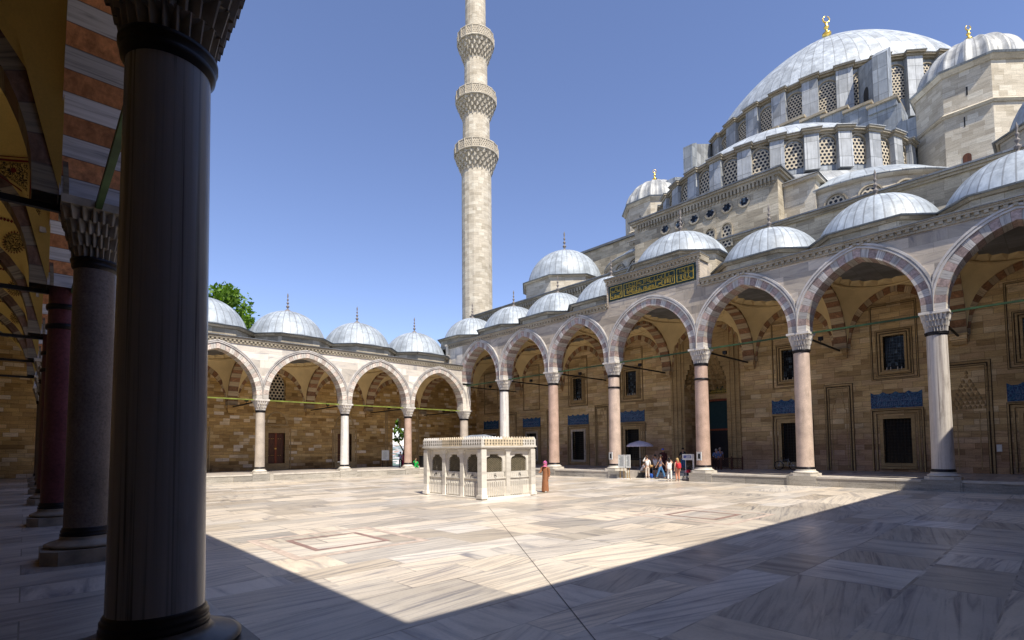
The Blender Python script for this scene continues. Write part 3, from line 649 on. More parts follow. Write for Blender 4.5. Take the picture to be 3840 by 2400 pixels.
# ------------------------------------------------------------------ far side arcade (sunlit)
SF = [XE, 7.23, 13.68, 20.78, 27.27, XM]
arF = empty('arcade', (17, YF, 0), "sunlit pale marble arcade of pointed arches under small lead domes, left of the minaret", "arcade")
kwF = dict(z0=11.85, R=3.3, h=2.65, mat=M['leadF'], drum_a=3.25, k=.5, fin=1.75, drum_mat=M['stone'])
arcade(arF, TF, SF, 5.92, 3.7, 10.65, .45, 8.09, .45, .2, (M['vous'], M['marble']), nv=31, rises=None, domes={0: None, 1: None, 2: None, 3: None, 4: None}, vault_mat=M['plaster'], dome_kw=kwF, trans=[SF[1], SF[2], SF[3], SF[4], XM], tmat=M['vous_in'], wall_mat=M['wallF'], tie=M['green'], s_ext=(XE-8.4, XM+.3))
cornice(arF, TF, XE+.35, XM-.42, .45, 10.65, M['trim'], M['leadroof'])
colsF = [(13.68, M['beige_g'], "smooth beige granite column"), (20.78, M['white_m'], "white streaked marble column"), (27.27, M['pink_g'], "pinkish granite column"), (7.23, M['grey_g'], None)]
for x, m, lb in colsF: column(arF, x, YF, .36, 4.92, 5.92, .52, m, M['cap'], M['kerbcap'], .58, .14, label=lb, tiers=3, n=20)
mb = MB()
wall_open(mb, Fr((0, YB), (1, 0), (0, -1)), XE-8.3, XB+.3, -.6, 10.3, -1.3, 0, [(16.92, 18.46, .62, 3.55), (23.8, 25.35, .55, 3.55), (9.9, 11.4, .62, 3.55), (30.3, 32.5, 0.0, 5.55), (15.95, 18.5, 6.7, 9.5)])
TW = Fr((0, YB), (1, 0), (0, -1))
# pointed head of the gate: stone web filling the corners of the opening
I, f = arc_pts(1.1, 1.5, 0, 10, .05); gz = 4.05
for (x0, z0), (x1, z1) in zip(I, I[1:]):
    if x1-x0 < 1e-4: continue
    for t in (-.02, -1.28): mb.face([TW(31.4+x0, t, gz+z0), TW(31.4+x1, t, gz+z1), TW(31.4+x1, t, 5.57), TW(31.4+x0, t, 5.57)])
    mb.face([TW(31.4+x0, -.02, gz+z0), TW(31.4+x1, -.02, gz+z1), TW(31.4+x1, -1.28, gz+z1), TW(31.4+x0, -1.28, gz+z0)])
bw = mb.build('back_wall', M['wallF'], arF, TW(17, 0, 0))
mb = MB(); fbox(mb, TW, 30.3, 31.05, -1.25, -.75, 4.3, 5.4); fbox(mb, TW, 31.75, 32.5, -1.25, -.75, 4.3, 5.4)
frame(mb, TW, 29.45, 33.6, 0, 6.4, .14, -.02, .10, bottom=False); frame(mb, TW, 29.65, 33.4, 0, 6.2, .08, -.02, .05, bottom=False)
mb.build('gate_surround', M['trim_in'], bw, TW(31.4, 0, 0))
def double_door(par, T, s0, s1, z0, z1, lun=True):
    c = (s0+s1)/2; mb = MB()
    frame(mb, T, s0, s1, z0, z1, .22, -.25, .06, bottom=False); frame(mb, T, s0-.22, s1+.22, z0, z1+.22, .20, -.1, .03, bottom=False); frame(mb, T, s0-.5, s1+.5, -.02, z1+.42, .08, -.02, .10, bottom=False)
    fbox(mb, T, s0-.4, s1+.4, -.02, .22, 0, z0-.02)
    if lun:
        ring(mb, T, c, z1+.83, 1.0, 1.0+.05, -.14, 0, -.02, .06, 9, back=False); fbox(mb, T, c-1.1, c+1.1, -.02, .09, z1+.66, z1+.83)
    d = mb.build('door_frame', M['trim_in'], par, T(c, 0, z0))
    mb = MB(); fbox(mb, T, s0+.01, c-.09, -.34, -.26, z0, z1-.01); fbox(mb, T, c+.09, s1-.01, -.34, -.26, z0, z1-.01)
    for s in (s0+.08, c+.15):
        for za, zb in ((.12, .75), (.9, 1.6), (1.75, 2.6)): fbox(mb, T, s, s+.46, -.26, -.235, z0+za, z0+zb)
    mb.build('door_leaf', M['wood'], d, T(c, -.3, z0))
    mb = MB(); fbox(mb, T, c-.088, c+.088, -.36, -.225, z0, z1-.01); mb.build('door_stile', M['woodred'], d, T(c, -.3, z0))
    mb = MB()
    for s in (s0+.12, s0+.36, s0+.52, c+.22, c+.45):
        for z in (.75, 2.35): mb.lathe([(.002, .0), (.055, .0), (.05, .03)], T(s, -.22, z0+z), 8)
    fbox(mb, T, c-.12, c+.06, -.225, -.17, z0+1.35, z0+1.47); mb.build('door_studs', M['gold'], d, T(c, -.3, z0))
for s0, s1 in ((16.92, 18.46), (23.8, 25.35), (9.9, 11.4)): double_door(bw, TW, s0, s1, .62, 3.55)
mb = MB(); arch_plate(mb, TW, 17.22, 6.7, 1.25, 8.1, 1.38, -.30); mb.build('pierced_window', M['latt'], bw, TW(17.2, -.3, 8))
mb = MB(); I, f = arc_pts(1.25, 1.38, 0, 10, .05)
for (x0, z0), (x1, z1) in zip(I, I[1:]):
    if x1-x0 > 1e-4: mb.face([TW(17.22+x0, -.012, 8.1+z0), TW(17.22+x1, -.012, 8.1+z1), TW(17.22+x1, -.012, 9.55), TW(17.22+x0, -.012, 9.55)])
for (x0, z0), (x1, z1) in zip(I, I[1:]):
    if x1-x0 > 1e-4: mb.face([TW(17.22+x0, -.305, 8.1+z0), TW(17.22+x1, -.305, 8.1+z1), TW(17.22+x1, -.305, 9.55), TW(17.22+x0, -.305, 9.55)]); mb.face([TW(17.22+x0, -.012, 8.1+z0), TW(17.22+x1, -.012, 8.1+z1), TW(17.22+x1, -.31, 8.1+z1), TW(17.22+x0, -.31, 8.1+z0)])
mb.build('window_head', M['wallF'], bw, TW(17.2, 0, 9.5))

# ------------------------------------------------------------------ mosque portico (taller arcade on the right)
SM = [YS, 4.52, 10.93, 17.34, 24.68, 31.2, 37.69, YF]
ptc = empty('portico', (XM, 21, 0), "tall striped marble portico with gold inscribed panel, running along the right under the mosque", "portico")
kwM = dict(z0=14.6, R=3.35, h=2.6, mat=M['leadM'], drum_a=3.35, k=.5, fin=1.9, drum_mat=M['stone'])
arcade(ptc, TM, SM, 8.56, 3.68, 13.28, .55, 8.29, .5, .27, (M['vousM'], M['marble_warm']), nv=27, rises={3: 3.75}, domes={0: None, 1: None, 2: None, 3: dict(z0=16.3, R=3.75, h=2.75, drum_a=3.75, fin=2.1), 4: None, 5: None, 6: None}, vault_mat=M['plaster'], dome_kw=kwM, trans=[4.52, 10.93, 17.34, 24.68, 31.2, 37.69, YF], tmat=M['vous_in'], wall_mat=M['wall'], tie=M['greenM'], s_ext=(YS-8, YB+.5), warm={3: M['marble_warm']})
vault(ptc, XM+.4, XB, YF+.4, YB, 8.56, 3.8, M['plaster'])
dome(ptc, 38.3, 47.75, 14.6, 3.35, 2.6, M['leadM'], 3.35, 13.0, 1.9, k=.5, drum_mat=M['stone'])
dome(ptc, XE-3.8, 47.9, 11.85, 3.3, 2.65, M['leadF'], 3.25, 10.4, 1.75, k=.5, drum_mat=M['stone'])
mb = MB()      # end pier and the return above the lower arcade
fbox(mb, TM, YF-.5, YF+.45, -.56, .556, 8.56, 12.88); fbox(mb, TM, YF+.45, 46.1, -.42, .50, 10.3, 12.88)
fbox(mb, TM, 46.1, 46.5, -.5, .62, 10.3, 13.1); fbox(mb, TM, 46.02, 46.58, -.58, .7, 13.1, 13.3)
for k in range(11): fbox(mb, TM, 45.86, 46.08, .50, .60, 10.75+k*.2, 10.87+k*.2)
mb.build('end_pier', M['marble'], ptc, TM(YF, 0, 10))
cornice(ptc, TM, YS+.3, 16.85, .55, 13.28, M['trim'], M['leadroof'], .24, .34); cornice(ptc, TM, 24.8, 46.0, .55, 13.28, M['trim'], M['leadroof'], .24, .34)
mb = MB(); fbox(mb, TM, 16.9, 24.76, -.9, .556, 12.86, 14.75); fbox(mb, TM, 16.9, 17.16, .556, .62, 12.9, 14.74); fbox(mb, TM, 24.64, 24.76, .556, .62, 12.9, 14.74)
for k in range(12): fbox(mb, TM, 24.665, 24.735, .62, .68, 12.95+k*.15, 13.03+k*.15); fbox(mb, TM, 16.93, 17.0, .62, .68, 12.95+k*.15, 13.03+k*.15)
mb.build('parapet_block', M['marble_warm'], ptc, TM(21, 0, 13)); cornice(ptc, TM, 16.8, 24.86, .556, 15.16, M['trim'], M['leadroof'], .24, .30)
mb = MB(); fbox(mb, TM, 17.22, 24.58, .55, .60, 13.33, 14.55); ip = mb.build('inscription_panel', M['panelgreen'], ptc, TM(21, .5, 14))
mb = MB(); R2 = random.Random(5)
for a, b_ in ((17.42, 18.62), (18.86, 23.10), (23.34, 24.38)):
    frame(mb, TM, a, b_, 13.50, 14.38, .045, .60, .62); fbox(mb, TM, a, b_, .60, .61, 13.945, 13.965)
mb.build('gilt_border', M['panelgold'], ip, TM(21, .5, 14)); mb = MB()
def ribbon(pts, w):
    for i, ((s0, z0), (s1, z1)) in enumerate(zip(pts, pts[1:])):
        d = Vector((s1-s0, z1-z0)); 
        if d.length < 1e-5: continue
        nrm = Vector((-d.y, d.x)).normalized(); wa = w*(.45+.8*sin(pi*(i+.3)/len(pts))); wb = w*(.45+.8*sin(pi*(i+1.2)/len(pts)))
        mb.hexa([TM(s0-nrm.x*wa, .601, z0-nrm.y*wa), TM(s1-nrm.x*wb, .601, z1-nrm.y*wb), TM(s1+nrm.x*wb, .601, z1+nrm.y*wb), TM(s0+nrm.x*wa, .601, z0+nrm.y*wa)],
                [TM(s0-nrm.x*wa, .622, z0-nrm.y*wa), TM(s1-nrm.x*wb, .622, z1-nrm.y*wb), TM(s1+nrm.x*wb, .622, z1+nrm.y*wb), TM(s0+nrm.x*wa, .622, z0+nrm.y*wa)])
for a, b_ in ((17.48, 18.56), (18.92, 23.04), (23.40, 24.32)):      # two lines of interlaced thuluth strokes
    for zl, hh in ((13.52, .40), (13.98, .38)):
        s = a+.05
        while s < b_-.12:
            kind = R2.random(); w = .016
            w = .0115
            if kind < .42: ribbon([(s+.02, zl+.10), (s+.025, zl+hh*.55), (s-.01, zl+hh)], w)
            elif kind < .7: ribbon([(s+.16*cos(t), zl+.14+.12*sin(t)) for t in [pi*.95+pi*1.15*k/6 for k in range(7)]], w)
            elif kind < .85: ribbon([(s+.07*cos(t), zl+.20+.06*sin(t)) for t in [2*pi*k/7 for k in range(8)]], w*.9)
            else: ribbon([(s-.05, zl+.06), (s+.12, zl+.09), (s+.24, zl+.16)], w)
            if R2.random() < .6: q = zl+R2.uniform(.02, hh); mb.box(*sorted((TM(s, .60, 0)[0], TM(s, .62, 0)[0])), s+.03, s+.055, q, q+.022)
            s += R2.uniform(.06, .115)
mb.build('lettering', M['panelgold'], ip, TM(21, .5, 14))
colsM = [(4.52, M['streak_m'], (), "white marble column with dark streaks"), (10.93, M['rose_g'], (), "pale rose granite column"), (17.34, M['pink_g'], (6.45,), "brownish pink granite column with a dark ring"), (24.68, M['rose_g'], (6.55,), "rose granite column with a dark ring"), (31.2, M['pink_g'], (), "slim pink granite column"), (37.69, M['white_m'], (), "white marble column"), (YF, M['beige_g'], (), "beige corner column"), (YS, M['white_m'], (), None)]
for y, m, rg, lb in colsM: column(ptc, XM, y, .46, 7.42 if y != YF else 4.92, 8.56 if y != YF else 5.92, .60, m, M['cap'], M['kerbcap'], .72, .16, rg, lb, tiers=3, n=24)
mb = MB(); fbox(mb, TM, YF-.52, YF+.52, -.52, .50, 5.93, 8.56); mb.build('corner_impost', M['marble'], ptc, TM(YF, 0, 6))

# ------------------------------------------------------------------ near arcade we stand in
SE = [YS, 4.96, 11.39, 17.5, 24.7, 31.2, 37.7, YF]
arE = empty('arcade', (XE, 20, 0), "shaded arcade in the left foreground with dark columns and rust striped arches", "arcade")
kwE = dict(kwF)
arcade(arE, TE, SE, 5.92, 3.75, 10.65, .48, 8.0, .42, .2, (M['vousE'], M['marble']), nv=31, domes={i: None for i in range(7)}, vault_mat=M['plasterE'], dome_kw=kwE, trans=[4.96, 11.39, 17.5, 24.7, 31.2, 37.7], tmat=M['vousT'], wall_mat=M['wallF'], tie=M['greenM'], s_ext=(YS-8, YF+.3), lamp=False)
cornice(arE, TE, YS+.35, YF-.45, .48, 10.65, M['trim'], M['leadroof'])
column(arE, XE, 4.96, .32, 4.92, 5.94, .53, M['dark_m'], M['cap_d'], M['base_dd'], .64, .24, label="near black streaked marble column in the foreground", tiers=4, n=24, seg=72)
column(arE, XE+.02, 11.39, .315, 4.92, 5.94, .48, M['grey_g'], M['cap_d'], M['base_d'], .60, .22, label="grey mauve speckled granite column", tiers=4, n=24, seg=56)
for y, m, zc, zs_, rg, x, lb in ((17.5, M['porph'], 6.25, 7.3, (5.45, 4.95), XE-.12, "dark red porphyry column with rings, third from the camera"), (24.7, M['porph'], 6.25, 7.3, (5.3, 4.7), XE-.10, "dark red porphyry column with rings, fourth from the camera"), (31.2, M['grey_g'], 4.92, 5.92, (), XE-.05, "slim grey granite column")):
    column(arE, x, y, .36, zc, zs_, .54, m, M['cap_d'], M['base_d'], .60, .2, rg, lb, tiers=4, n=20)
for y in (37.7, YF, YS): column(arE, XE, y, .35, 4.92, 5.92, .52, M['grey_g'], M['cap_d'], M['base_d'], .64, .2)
mb = MB(); TWE = Fr((XE-8.0, 0), (0, 1), (1, 0)); wall_open(mb, TWE, YS-8.3, YB+.5, -.6, 10.3, -1.2, 0, []); mb.build('back_wall', M['wallF'], arE, (XE-8, 20, 0))
#mb = MB(); mb.path([(XE-.28, 10.55, 5.95), (XE-.20, 10.2, 6.7), (XE+.02, 9.9, 7.4), (XE+.14, 9.75, 7.8)], .055, radii=[.05, .055, .055, .06]); mb.build('drain_pipe', M['greenM'], arE, (XE, 10.2, 6))
# painted ornament on the vault plaster of this arcade
mo, nt, b = newmat("black_scroll_on_yellow", .9); nn = noise(nt, coords(nt, 'Object'), 13, 2, .5, 1.8); L(nt, ramp(nt, nn, [(.44, (.62, .44, .13)), (.49, (.02, .015, .01)), (.60, (.02, .015, .01)), (.64, (.62, .44, .13))]), b.inputs["Base Color"])
mred = plain("dark_red_paint", (.16, .02, .015), .9)
for i in range(2, 7):
    x0, x1, y0, y1 = XE-8.0, XE-.48, SE[i]+.4, SE[i+1]-.4; cx, cy, bx, by = (x0+x1)/2, (y0+y1)/2, (x1-x0)/2, (y1-y0)/2; H = 3.97
    def vp(x, z, o=.03):
        p2 = 2-((z-5.92)/H)**2; y = cy+by*sqrt(max(.0, p2-((x-cx)/bx)**2)); return (x, min(y, y1+.02)-o, z-o*.3)
    vo = [o for o in bpy.data.objects if o.parent == arE and o.name.startswith('vault') and not o.name.startswith('vault_') and abs(WL[o.name].y-cy) < .01][0]
    mb = MB()
    if i == 2:
        g = [[vp(-1.3+1.17*u/12, 8.68+(8.62-.53*(u/12)**2-8.68)*v/8) for u in range(13)] for v in range(9)]; mb.grid(g, 0)
        for za, zb in ((8.70, 8.74), (8.78, 8.80)): mb.grid([[vp(-1.3+1.2*u/12, za) for u in range(13)], [vp(-1.3+1.2*u/12, zb) for u in range(13)]], 1)
        mb.grid([[vp(-1.3+1.19*u/12, 8.56-.55*(u/12)**2) for u in range(13)], [vp(-1.3+1.19*u/12, 8.53-.55*(u/12)**2) for u in range(13)]], 1); mb.grid([[vp(-.09, 8.65-.9*v/6), vp(-.065, 8.65-.9*v/6)] for v in range(7)], 1)
        mb.face([vp(-.38+.05*cos(2*pi*k/12), 8.52+.05*sin(2*pi*k/12), .045) for k in range(12)], 1)
        cs = [(.015, 7.67, .09, .14)]
    else: cs = [(-.45, 8.86, .25, .27)]
    for ax, az, ra, rz in cs:
        mb.face([vp(ax+ra*cos(2*pi*k/24), az+rz*sin(2*pi*k/24)) for k in range(24)], 0); n = 24
        for k in range(n):
            a = 2*pi*k/n; a1 = a+.09; a2 = a-.09; mb.face([vp(ax+ra*1.02*cos(a2), az+rz*1.02*sin(a2)), vp(ax+ra*1.02*cos(a1), az+rz*1.02*sin(a1)), vp(ax+ra*1.27*cos(a), az+rz*1.27*sin(a))], 1)
    if i != 2:
        for u in range(14): x = -1.25+u*.085; z = 9.55-.35*((x+1.25)/1.2)**2; mb.face([vp(x, z), vp(x+.045, z+.05), vp(x+.085, z), vp(x+.045, z-.05)], 1)
    mb.build('painted_ornament', [mo, mred], vo, (cx, cy, 8))
# ------------------------------------------------------------------ side arcade behind the camera that throws the long shadow
arS = empty('arcade', (17, YS, 0), "shaded arcade out of frame on the right whose roof line shades the court floor", "arcade")
arcade(arS, TS, SF, 5.92, 3.7, 10.65, .40, 8.0, .45, .2, (M['vous'], M['marble']), nv=31, vault_mat=None, domes={i: None for i in range(5)}, dome_kw=kwF, tmat=M['vous_in'], wall_mat=M['wallF'], s_ext=(XE-8.4, XM+.3), backarch=False)
cornice(arS, TS, XE+.35, XM-.42, .45, 10.65, M['trim'], M['leadroof'])
for x in SF[1:-1]: column(arS, x, YS, .40, 4.92, 5.92, .58, M['white_m'], M['cap'], M['kerbcap'], .62, .14, tiers=3, n=16)
mb = MB(); wall_open(mb, Fr((0, YS-8.0), (1, 0), (0, 1)), XE-8.3, XB+.3, -.6, 10.3, -1.2, 0, []); mb.build('back_wall', M['wallF'], arS, (17, YS-8, 0))
# ------------------------------------------------------------------ the mosque (prayer hall)
TMW = Fr((XB, 0), (0, 1), (-1, 0))
mos = empty('mosque', (XB, 20, 0), "large stone mosque with a big grey lead dome and half dome, above the portico", "mosque")
WC = [1.1, 7.9, 14.4, 28.65, 35.3, 42.2, 49.3]
ops = []
for c in WC:
    ops.append((c-.77, c+.77, .58, 3.55))
    if c < 41: ops.append((c-.58, c+.58, 6.85, 9.15))
ops.append((19.35, 23.15, 0, 11.4))
mb = MB(); wall_open(mb, TMW, YS-9, YB+.6, -.6, 12.4, -1.2, 0, ops); fw = mb.build('front_wall', M['wall'], mos, (XB, 20, 0))
mb = MB(); wall_open(mb, TMW, YS-9, YB+.6, 12.4, 18.75, -1.2, 0, []); mb.build('upper_wall', M['stone'], mos, (XB, 20, 12.4))
mb = MB(); fbox(mb, TMW, YS-9, YB+.7, -1.3, .18, 18.75, 18.9); fbox(mb, TMW, YS-9, YB+.75, -1.3, .32, 18.9, 19.06); fbox(mb, TMW, YS-9, YB+.8, -1.4, .42, 19.06, 19.18, 1)
mb.build('wall_cornice', [M['trim'], M['leadroof']], mos, (XB, 20, 19.5))
mb = MB()      # scalloped brackets under the left part of the cornice
for k in range(66):
    s = 28.2+k*.37; fbox(mb, TMW, s, s+.2, 0, .25, 18.4, 18.74); fbox(mb, TMW, s+.03, s+.17, 0, .14, 18.18, 18.4)
mb.build('cornice_brackets', M['trim'], mos, (XB, 40, 19)); bpy.data.objects['cornice_brackets']['kind'] = 'stuff'
mb = MB(); mb.box(XB+1.2, 100, YS-9, YB+.5, 18.6, 19.0); mb.build('roof', M['leadroof'], mos, (70, 20, 19.4))
mb = MB(); mb.box(XB+1.3, 100, YB-1, YB+.4, -1, 18.6); mb.build('side_wall', M['stone'], mos, (70, YB, 0))
M['glaze'] = plain('pale_blue_glaze', (.11, .16, .27), .3)
for c in WC:
    mb = MB(); frame(mb, TMW, c-.77, c+.77, .58, 3.55, .2, -.22, .07)
    wf = mb.build('window_frame', M['marble_warm'] if c > 34 else M['trim_in'], fw, TMW(c, 0, .6)); mb = MB()
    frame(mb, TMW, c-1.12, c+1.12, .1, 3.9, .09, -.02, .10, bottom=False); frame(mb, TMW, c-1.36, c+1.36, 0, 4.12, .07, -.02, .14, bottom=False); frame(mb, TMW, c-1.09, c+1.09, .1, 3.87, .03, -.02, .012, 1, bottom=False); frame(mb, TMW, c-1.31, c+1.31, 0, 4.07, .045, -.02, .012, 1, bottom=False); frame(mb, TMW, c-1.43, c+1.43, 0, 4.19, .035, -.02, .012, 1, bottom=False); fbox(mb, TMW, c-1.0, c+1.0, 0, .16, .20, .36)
    mb.build('window_moulding', [M['trim_in'], M['shade_line']], wf, TMW(c, 0, .6))
    mb = MB(); fbox(mb, TMW, c-.77, c+.77, -.45, -.40, .58, 3.55); mb.build('window_pane', M['glass_d'], wf, TMW(c, -.4, 2))
    mb = MB(); grille(mb, TMW, c-.77, c+.77, .58, 3.55, -.14, 8, 14, .017); mb.build('window_grille', M['iron'], wf, TMW(c, -.1, 2))
    mb = MB(); fbox(mb, TMW, c-1.41, c+1.41, -.02, .04, 4.27, 5.24)
    for k in range(5):
        s = c-1.41+k*.705; s0, s1 = max(c-1.41, s-.2), min(c+1.41, s+.2)
        mb.hexa([TMW(s0, -.02, 5.24), TMW(s1, -.02, 5.24), TMW(s1, .04, 5.24), TMW(s0, .04, 5.24)], [TMW(max(s0, s-.02), -.02, 5.36), TMW(min(s1, s+.02), -.02, 5.36), TMW(min(s1, s+.02), .04, 5.36), TMW(max(s0, s-.02), .04, 5.36)])
    tp = mb.build('tile_panel', M['tile'], fw, TMW(c, 0, 4.8)); mb = MB()
    for zl in (4.40, 4.72):      # white script strokes glazed on the tile
        s = c-1.12; R2 = random.Random(int(c*10+zl*7))
        while s < c+1.05:
            hh = R2.uniform(.12, .3); fbox(mb, TMW, s, s+.022, .041, .046, zl, zl+hh)
            if R2.random() < .7: fbox(mb, TMW, s, s+R2.uniform(.06, .16), .041, .046, zl+hh*.2, zl+hh*.2+.025)
            s += R2.uniform(.07, .13)
    mb.build('tile_lettering', M["glaze"], tp, TMW(c, .04, 4.8))
    mb = MB(); frame(mb, TMW, c-1.24, c+1.24, 6.25, 11.3, .05, -.02, .07); frame(mb, TMW, c-1.19, c+1.19, 6.30, 11.24, .04, -.02, .01, 1); frame(mb, TMW, c-1.29, c+1.29, 6.20, 11.35, .03, -.02, .01, 1); mb.build('wall_panel_moulding', [M['trim_in'], M['shade_line']], fw, TMW(c, 0, 8))
    if c < 41:
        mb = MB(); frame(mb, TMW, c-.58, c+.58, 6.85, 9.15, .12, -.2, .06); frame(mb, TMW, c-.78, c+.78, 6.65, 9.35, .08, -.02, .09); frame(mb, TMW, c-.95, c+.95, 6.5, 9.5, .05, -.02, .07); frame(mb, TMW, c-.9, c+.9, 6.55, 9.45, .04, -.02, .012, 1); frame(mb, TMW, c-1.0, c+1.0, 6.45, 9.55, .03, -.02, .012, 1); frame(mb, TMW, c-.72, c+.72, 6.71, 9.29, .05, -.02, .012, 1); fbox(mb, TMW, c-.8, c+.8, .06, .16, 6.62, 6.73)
        wf = mb.build('upper_window_frame', [M['trim_in'], M['shade_line']], fw, TMW(c, 0, 7))
        mb = MB(); fbox(mb, TMW, c-.58, c+.58, -.4, -.35, 6.85, 9.15); mb.build('window_pane', M['glass'], wf, TMW(c, -.4, 8))
        mb = MB(); grille(mb, TMW, c-.58, c+.58, 6.85, 9.15, -.12, 6, 11, .017)
        for q in (-.3, .3):
            for dq in (-.11, .11): fbox(mb, TMW, c+q+dq-.015, c+q+dq+.015, -.02, .1, 6.80, 7.0, 1)
        mb.build('window_grille', [M['iron'], M['cap']], wf, TMW(c, -.1, 8))
# blind niches between the windows
for c, top, mq in ((11.25, 6.15, False), (32.2, 6.1, False), (38.9, 6.1, False), (45.6, 6.1, False), (4.3, 6.9, True)):
    hw = .78 if not mq else 1.04
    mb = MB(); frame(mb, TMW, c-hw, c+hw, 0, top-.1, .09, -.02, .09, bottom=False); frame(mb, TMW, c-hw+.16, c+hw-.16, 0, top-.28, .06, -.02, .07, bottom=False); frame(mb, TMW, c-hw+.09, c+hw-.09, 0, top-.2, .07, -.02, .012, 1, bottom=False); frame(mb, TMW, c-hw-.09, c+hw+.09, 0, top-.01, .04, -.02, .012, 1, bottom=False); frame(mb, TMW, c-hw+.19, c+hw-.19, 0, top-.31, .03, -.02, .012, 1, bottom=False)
    if not mq:
        for sg in (-1, 1):
            for k, (a, z0, z1) in enumerate(((.46, .2, 4.35), (.36, 4.35, 4.75), (.27, 4.75, 5.1), (.18, 5.1, 5.45), (.09, 5.45, 5.7))): fbox(mb, TMW, c+sg*a-.018, c+sg*a+.018, -.02, .03, z0, z1); fbox(mb, TMW, min(c+sg*a, c+sg*(a-.1)), max(c+sg*a, c+sg*(a-.1)), -.02, .03, z1-.035, z1)
    else:
        for k in range(9):
            w = .92-.1*k; n = max(1, int(w/.11)); z = 3.95+k*.27
            for j in range(n):
                s = c-w+(j+.5)*2*w/n
                mb.lathe([(.10, .0), (.105, .1), (.03, .24)], TMW(s, -.02, z), 8, sy=1)
        frame(mb, TMW, c-.95, c+.95, 3.8, 6.45, .04, -.02, .04)
        fbox(mb, TMW, c-.55, c-.5, -.02, .03, .2, 3.8); fbox(mb, TMW, c+.5, c+.55, -.02, .03, .2, 3.8)
    mb.build('wall_niche', [M['trim_in'], M['shade_line']], fw, TMW(c, 0, 0))
# the portal recess
pr = MB(); D = -3.0
pr.face([TMW(19.35, D, 0), TMW(23.15, D, 0), TMW(23.15, D, 12), TMW(19.35, D, 12)])
for s in (19.35, 23.15): pr.face([TMW(s, D, 0), TMW(s, -1.2, 0), TMW(s, -1.2, 12), TMW(s, D, 12)])
pr.face([TMW(19.35, D, 11.4), TMW(23.15, D, 11.4), TMW(23.15, 0, 11.4), TMW(19.35, 0, 11.4)])
portal = pr.build('portal_recess', M['wall'], mos, TMW(21.25, 0, 0))
mb = MB()
for k in range(9):                      # muqarnas hood, tier by tier
    z = 6.9+k*.42; w = 1.9*(1-(k/9)**1.6); dep = 2.9*(1-k/9.5)
    n = 12
    for j in range(n):
        th0 = pi*j/n; th1 = pi*(j+1)/n; tm = (th0+th1)/2
        def q(th, rr, zz): return TMW(21.25+w*rr*cos(th), max(D+.02, -.05-dep*rr*sin(th)), zz)
        w2 = 1.0; a = q(th0, 1, z); b = q(th1, 1, z); e = q(tm, 1.06, z+.02); a2 = q(th0, .86, z+.42); b2 = q(th1, .86, z+.42); e2 = q(tm, 1.0, z+.34)
        mb.face([a, e, e2, a2]); mb.face([e, b, b2, e2]); mb.face([a2, e2, b2])
    for sg in (-1, 1):
        s0, s1 = sorted((21.25+sg*w, 21.25+sg*1.9)); 
        if s1-s0 > .02: fbox(mb, TMW, s0, s1, -.6, -.03, z, z+.42)
fbox(mb, TMW, 19.35, 23.15, -.6, -.03, 10.68, 11.4)
mb.build('muqarnas_hood', M['trim_in'], portal, TMW(21.25, -1, 9))
mb = MB()
for s0, s1, t in ((18.25, 18.42, .16), (18.42, 18.62, .08), (18.62, 18.74, .20), (18.74, 19.0, .10), (19.0, 19.12, .17), (19.12, 19.34, .06), (23.16, 23.4, .06), (23.4, 23.52, .17), (23.52, 23.8, .10), (23.8, 23.92, .20), (23.92, 24.2, .08), (24.2, 24.4, .16)):
    fbox(mb, TMW, s0, s1, -.02, t, 0, 12.0)
fbox(mb, TMW, 18.25, 24.4, -.02, .16, 12.0, 12.25); fbox(mb, TMW, 19.34, 23.16, -.02, .09, 11.4, 12.0)
for k in range(6): fbox(mb, TMW, 18.2, 19.2, -.02, .22, .9+k*.07 if k < 2 else 1.9+k*.4, .94+k*.07 if k < 2 else 1.92+k*.4)
mb.build('portal_moulding', M['trim_in'], portal, TMW(21.25, 0, 0))
mb = MB(); fbox(mb, TMW, 20.1, 22.4, D+.02, D+.12, 6.55, 7.75); gp = mb.build('portal_inscription', M['panelgreen'], portal, TMW(21.25, D, 7)); mb = MB(); R2 = random.Random(9)
for zl in (6.65, 7.2):
    s = 20.2
    while s < 22.2:
        h_ = R2.uniform(.2, .46); fbox(mb, TMW, s, s+.045, D+.121, D+.15, zl, zl+h_); fbox(mb, TMW, s, s+R2.uniform(.1, .25), D+.121, D+.148, zl+h_*.25, zl+h_*.25+.045); s += R2.uniform(.09, .16)
frame(mb, TMW, 20.15, 22.35, 6.6, 7.7, .05, D+.12, D+.16); mb.build('gilt_lettering', M['panelgold'], gp, TMW(21.25, D, 7))
mb = MB(); fbox(mb, TMW, 20.15, 22.35, D+.02, D+.08, 0, 5.9, 0); frame(mb, TMW, 20.15, 22.35, 0, 5.9, .16, D+.02, D+.2, 1, bottom=False); fbox(mb, TMW, 20.15, 22.35, D+.08, D+.12, 3.25, 3.4, 1); fbox(mb, TMW, 20.2, 22.3, D+.08, D+.11, 3.4, 5.8, 2)
mb.build('portal_door', [M['dark'], M['woodred'], plain("dark_teal_door_curtain", (.015, .045, .05), .8)], portal, TMW(21.25, D, 0))

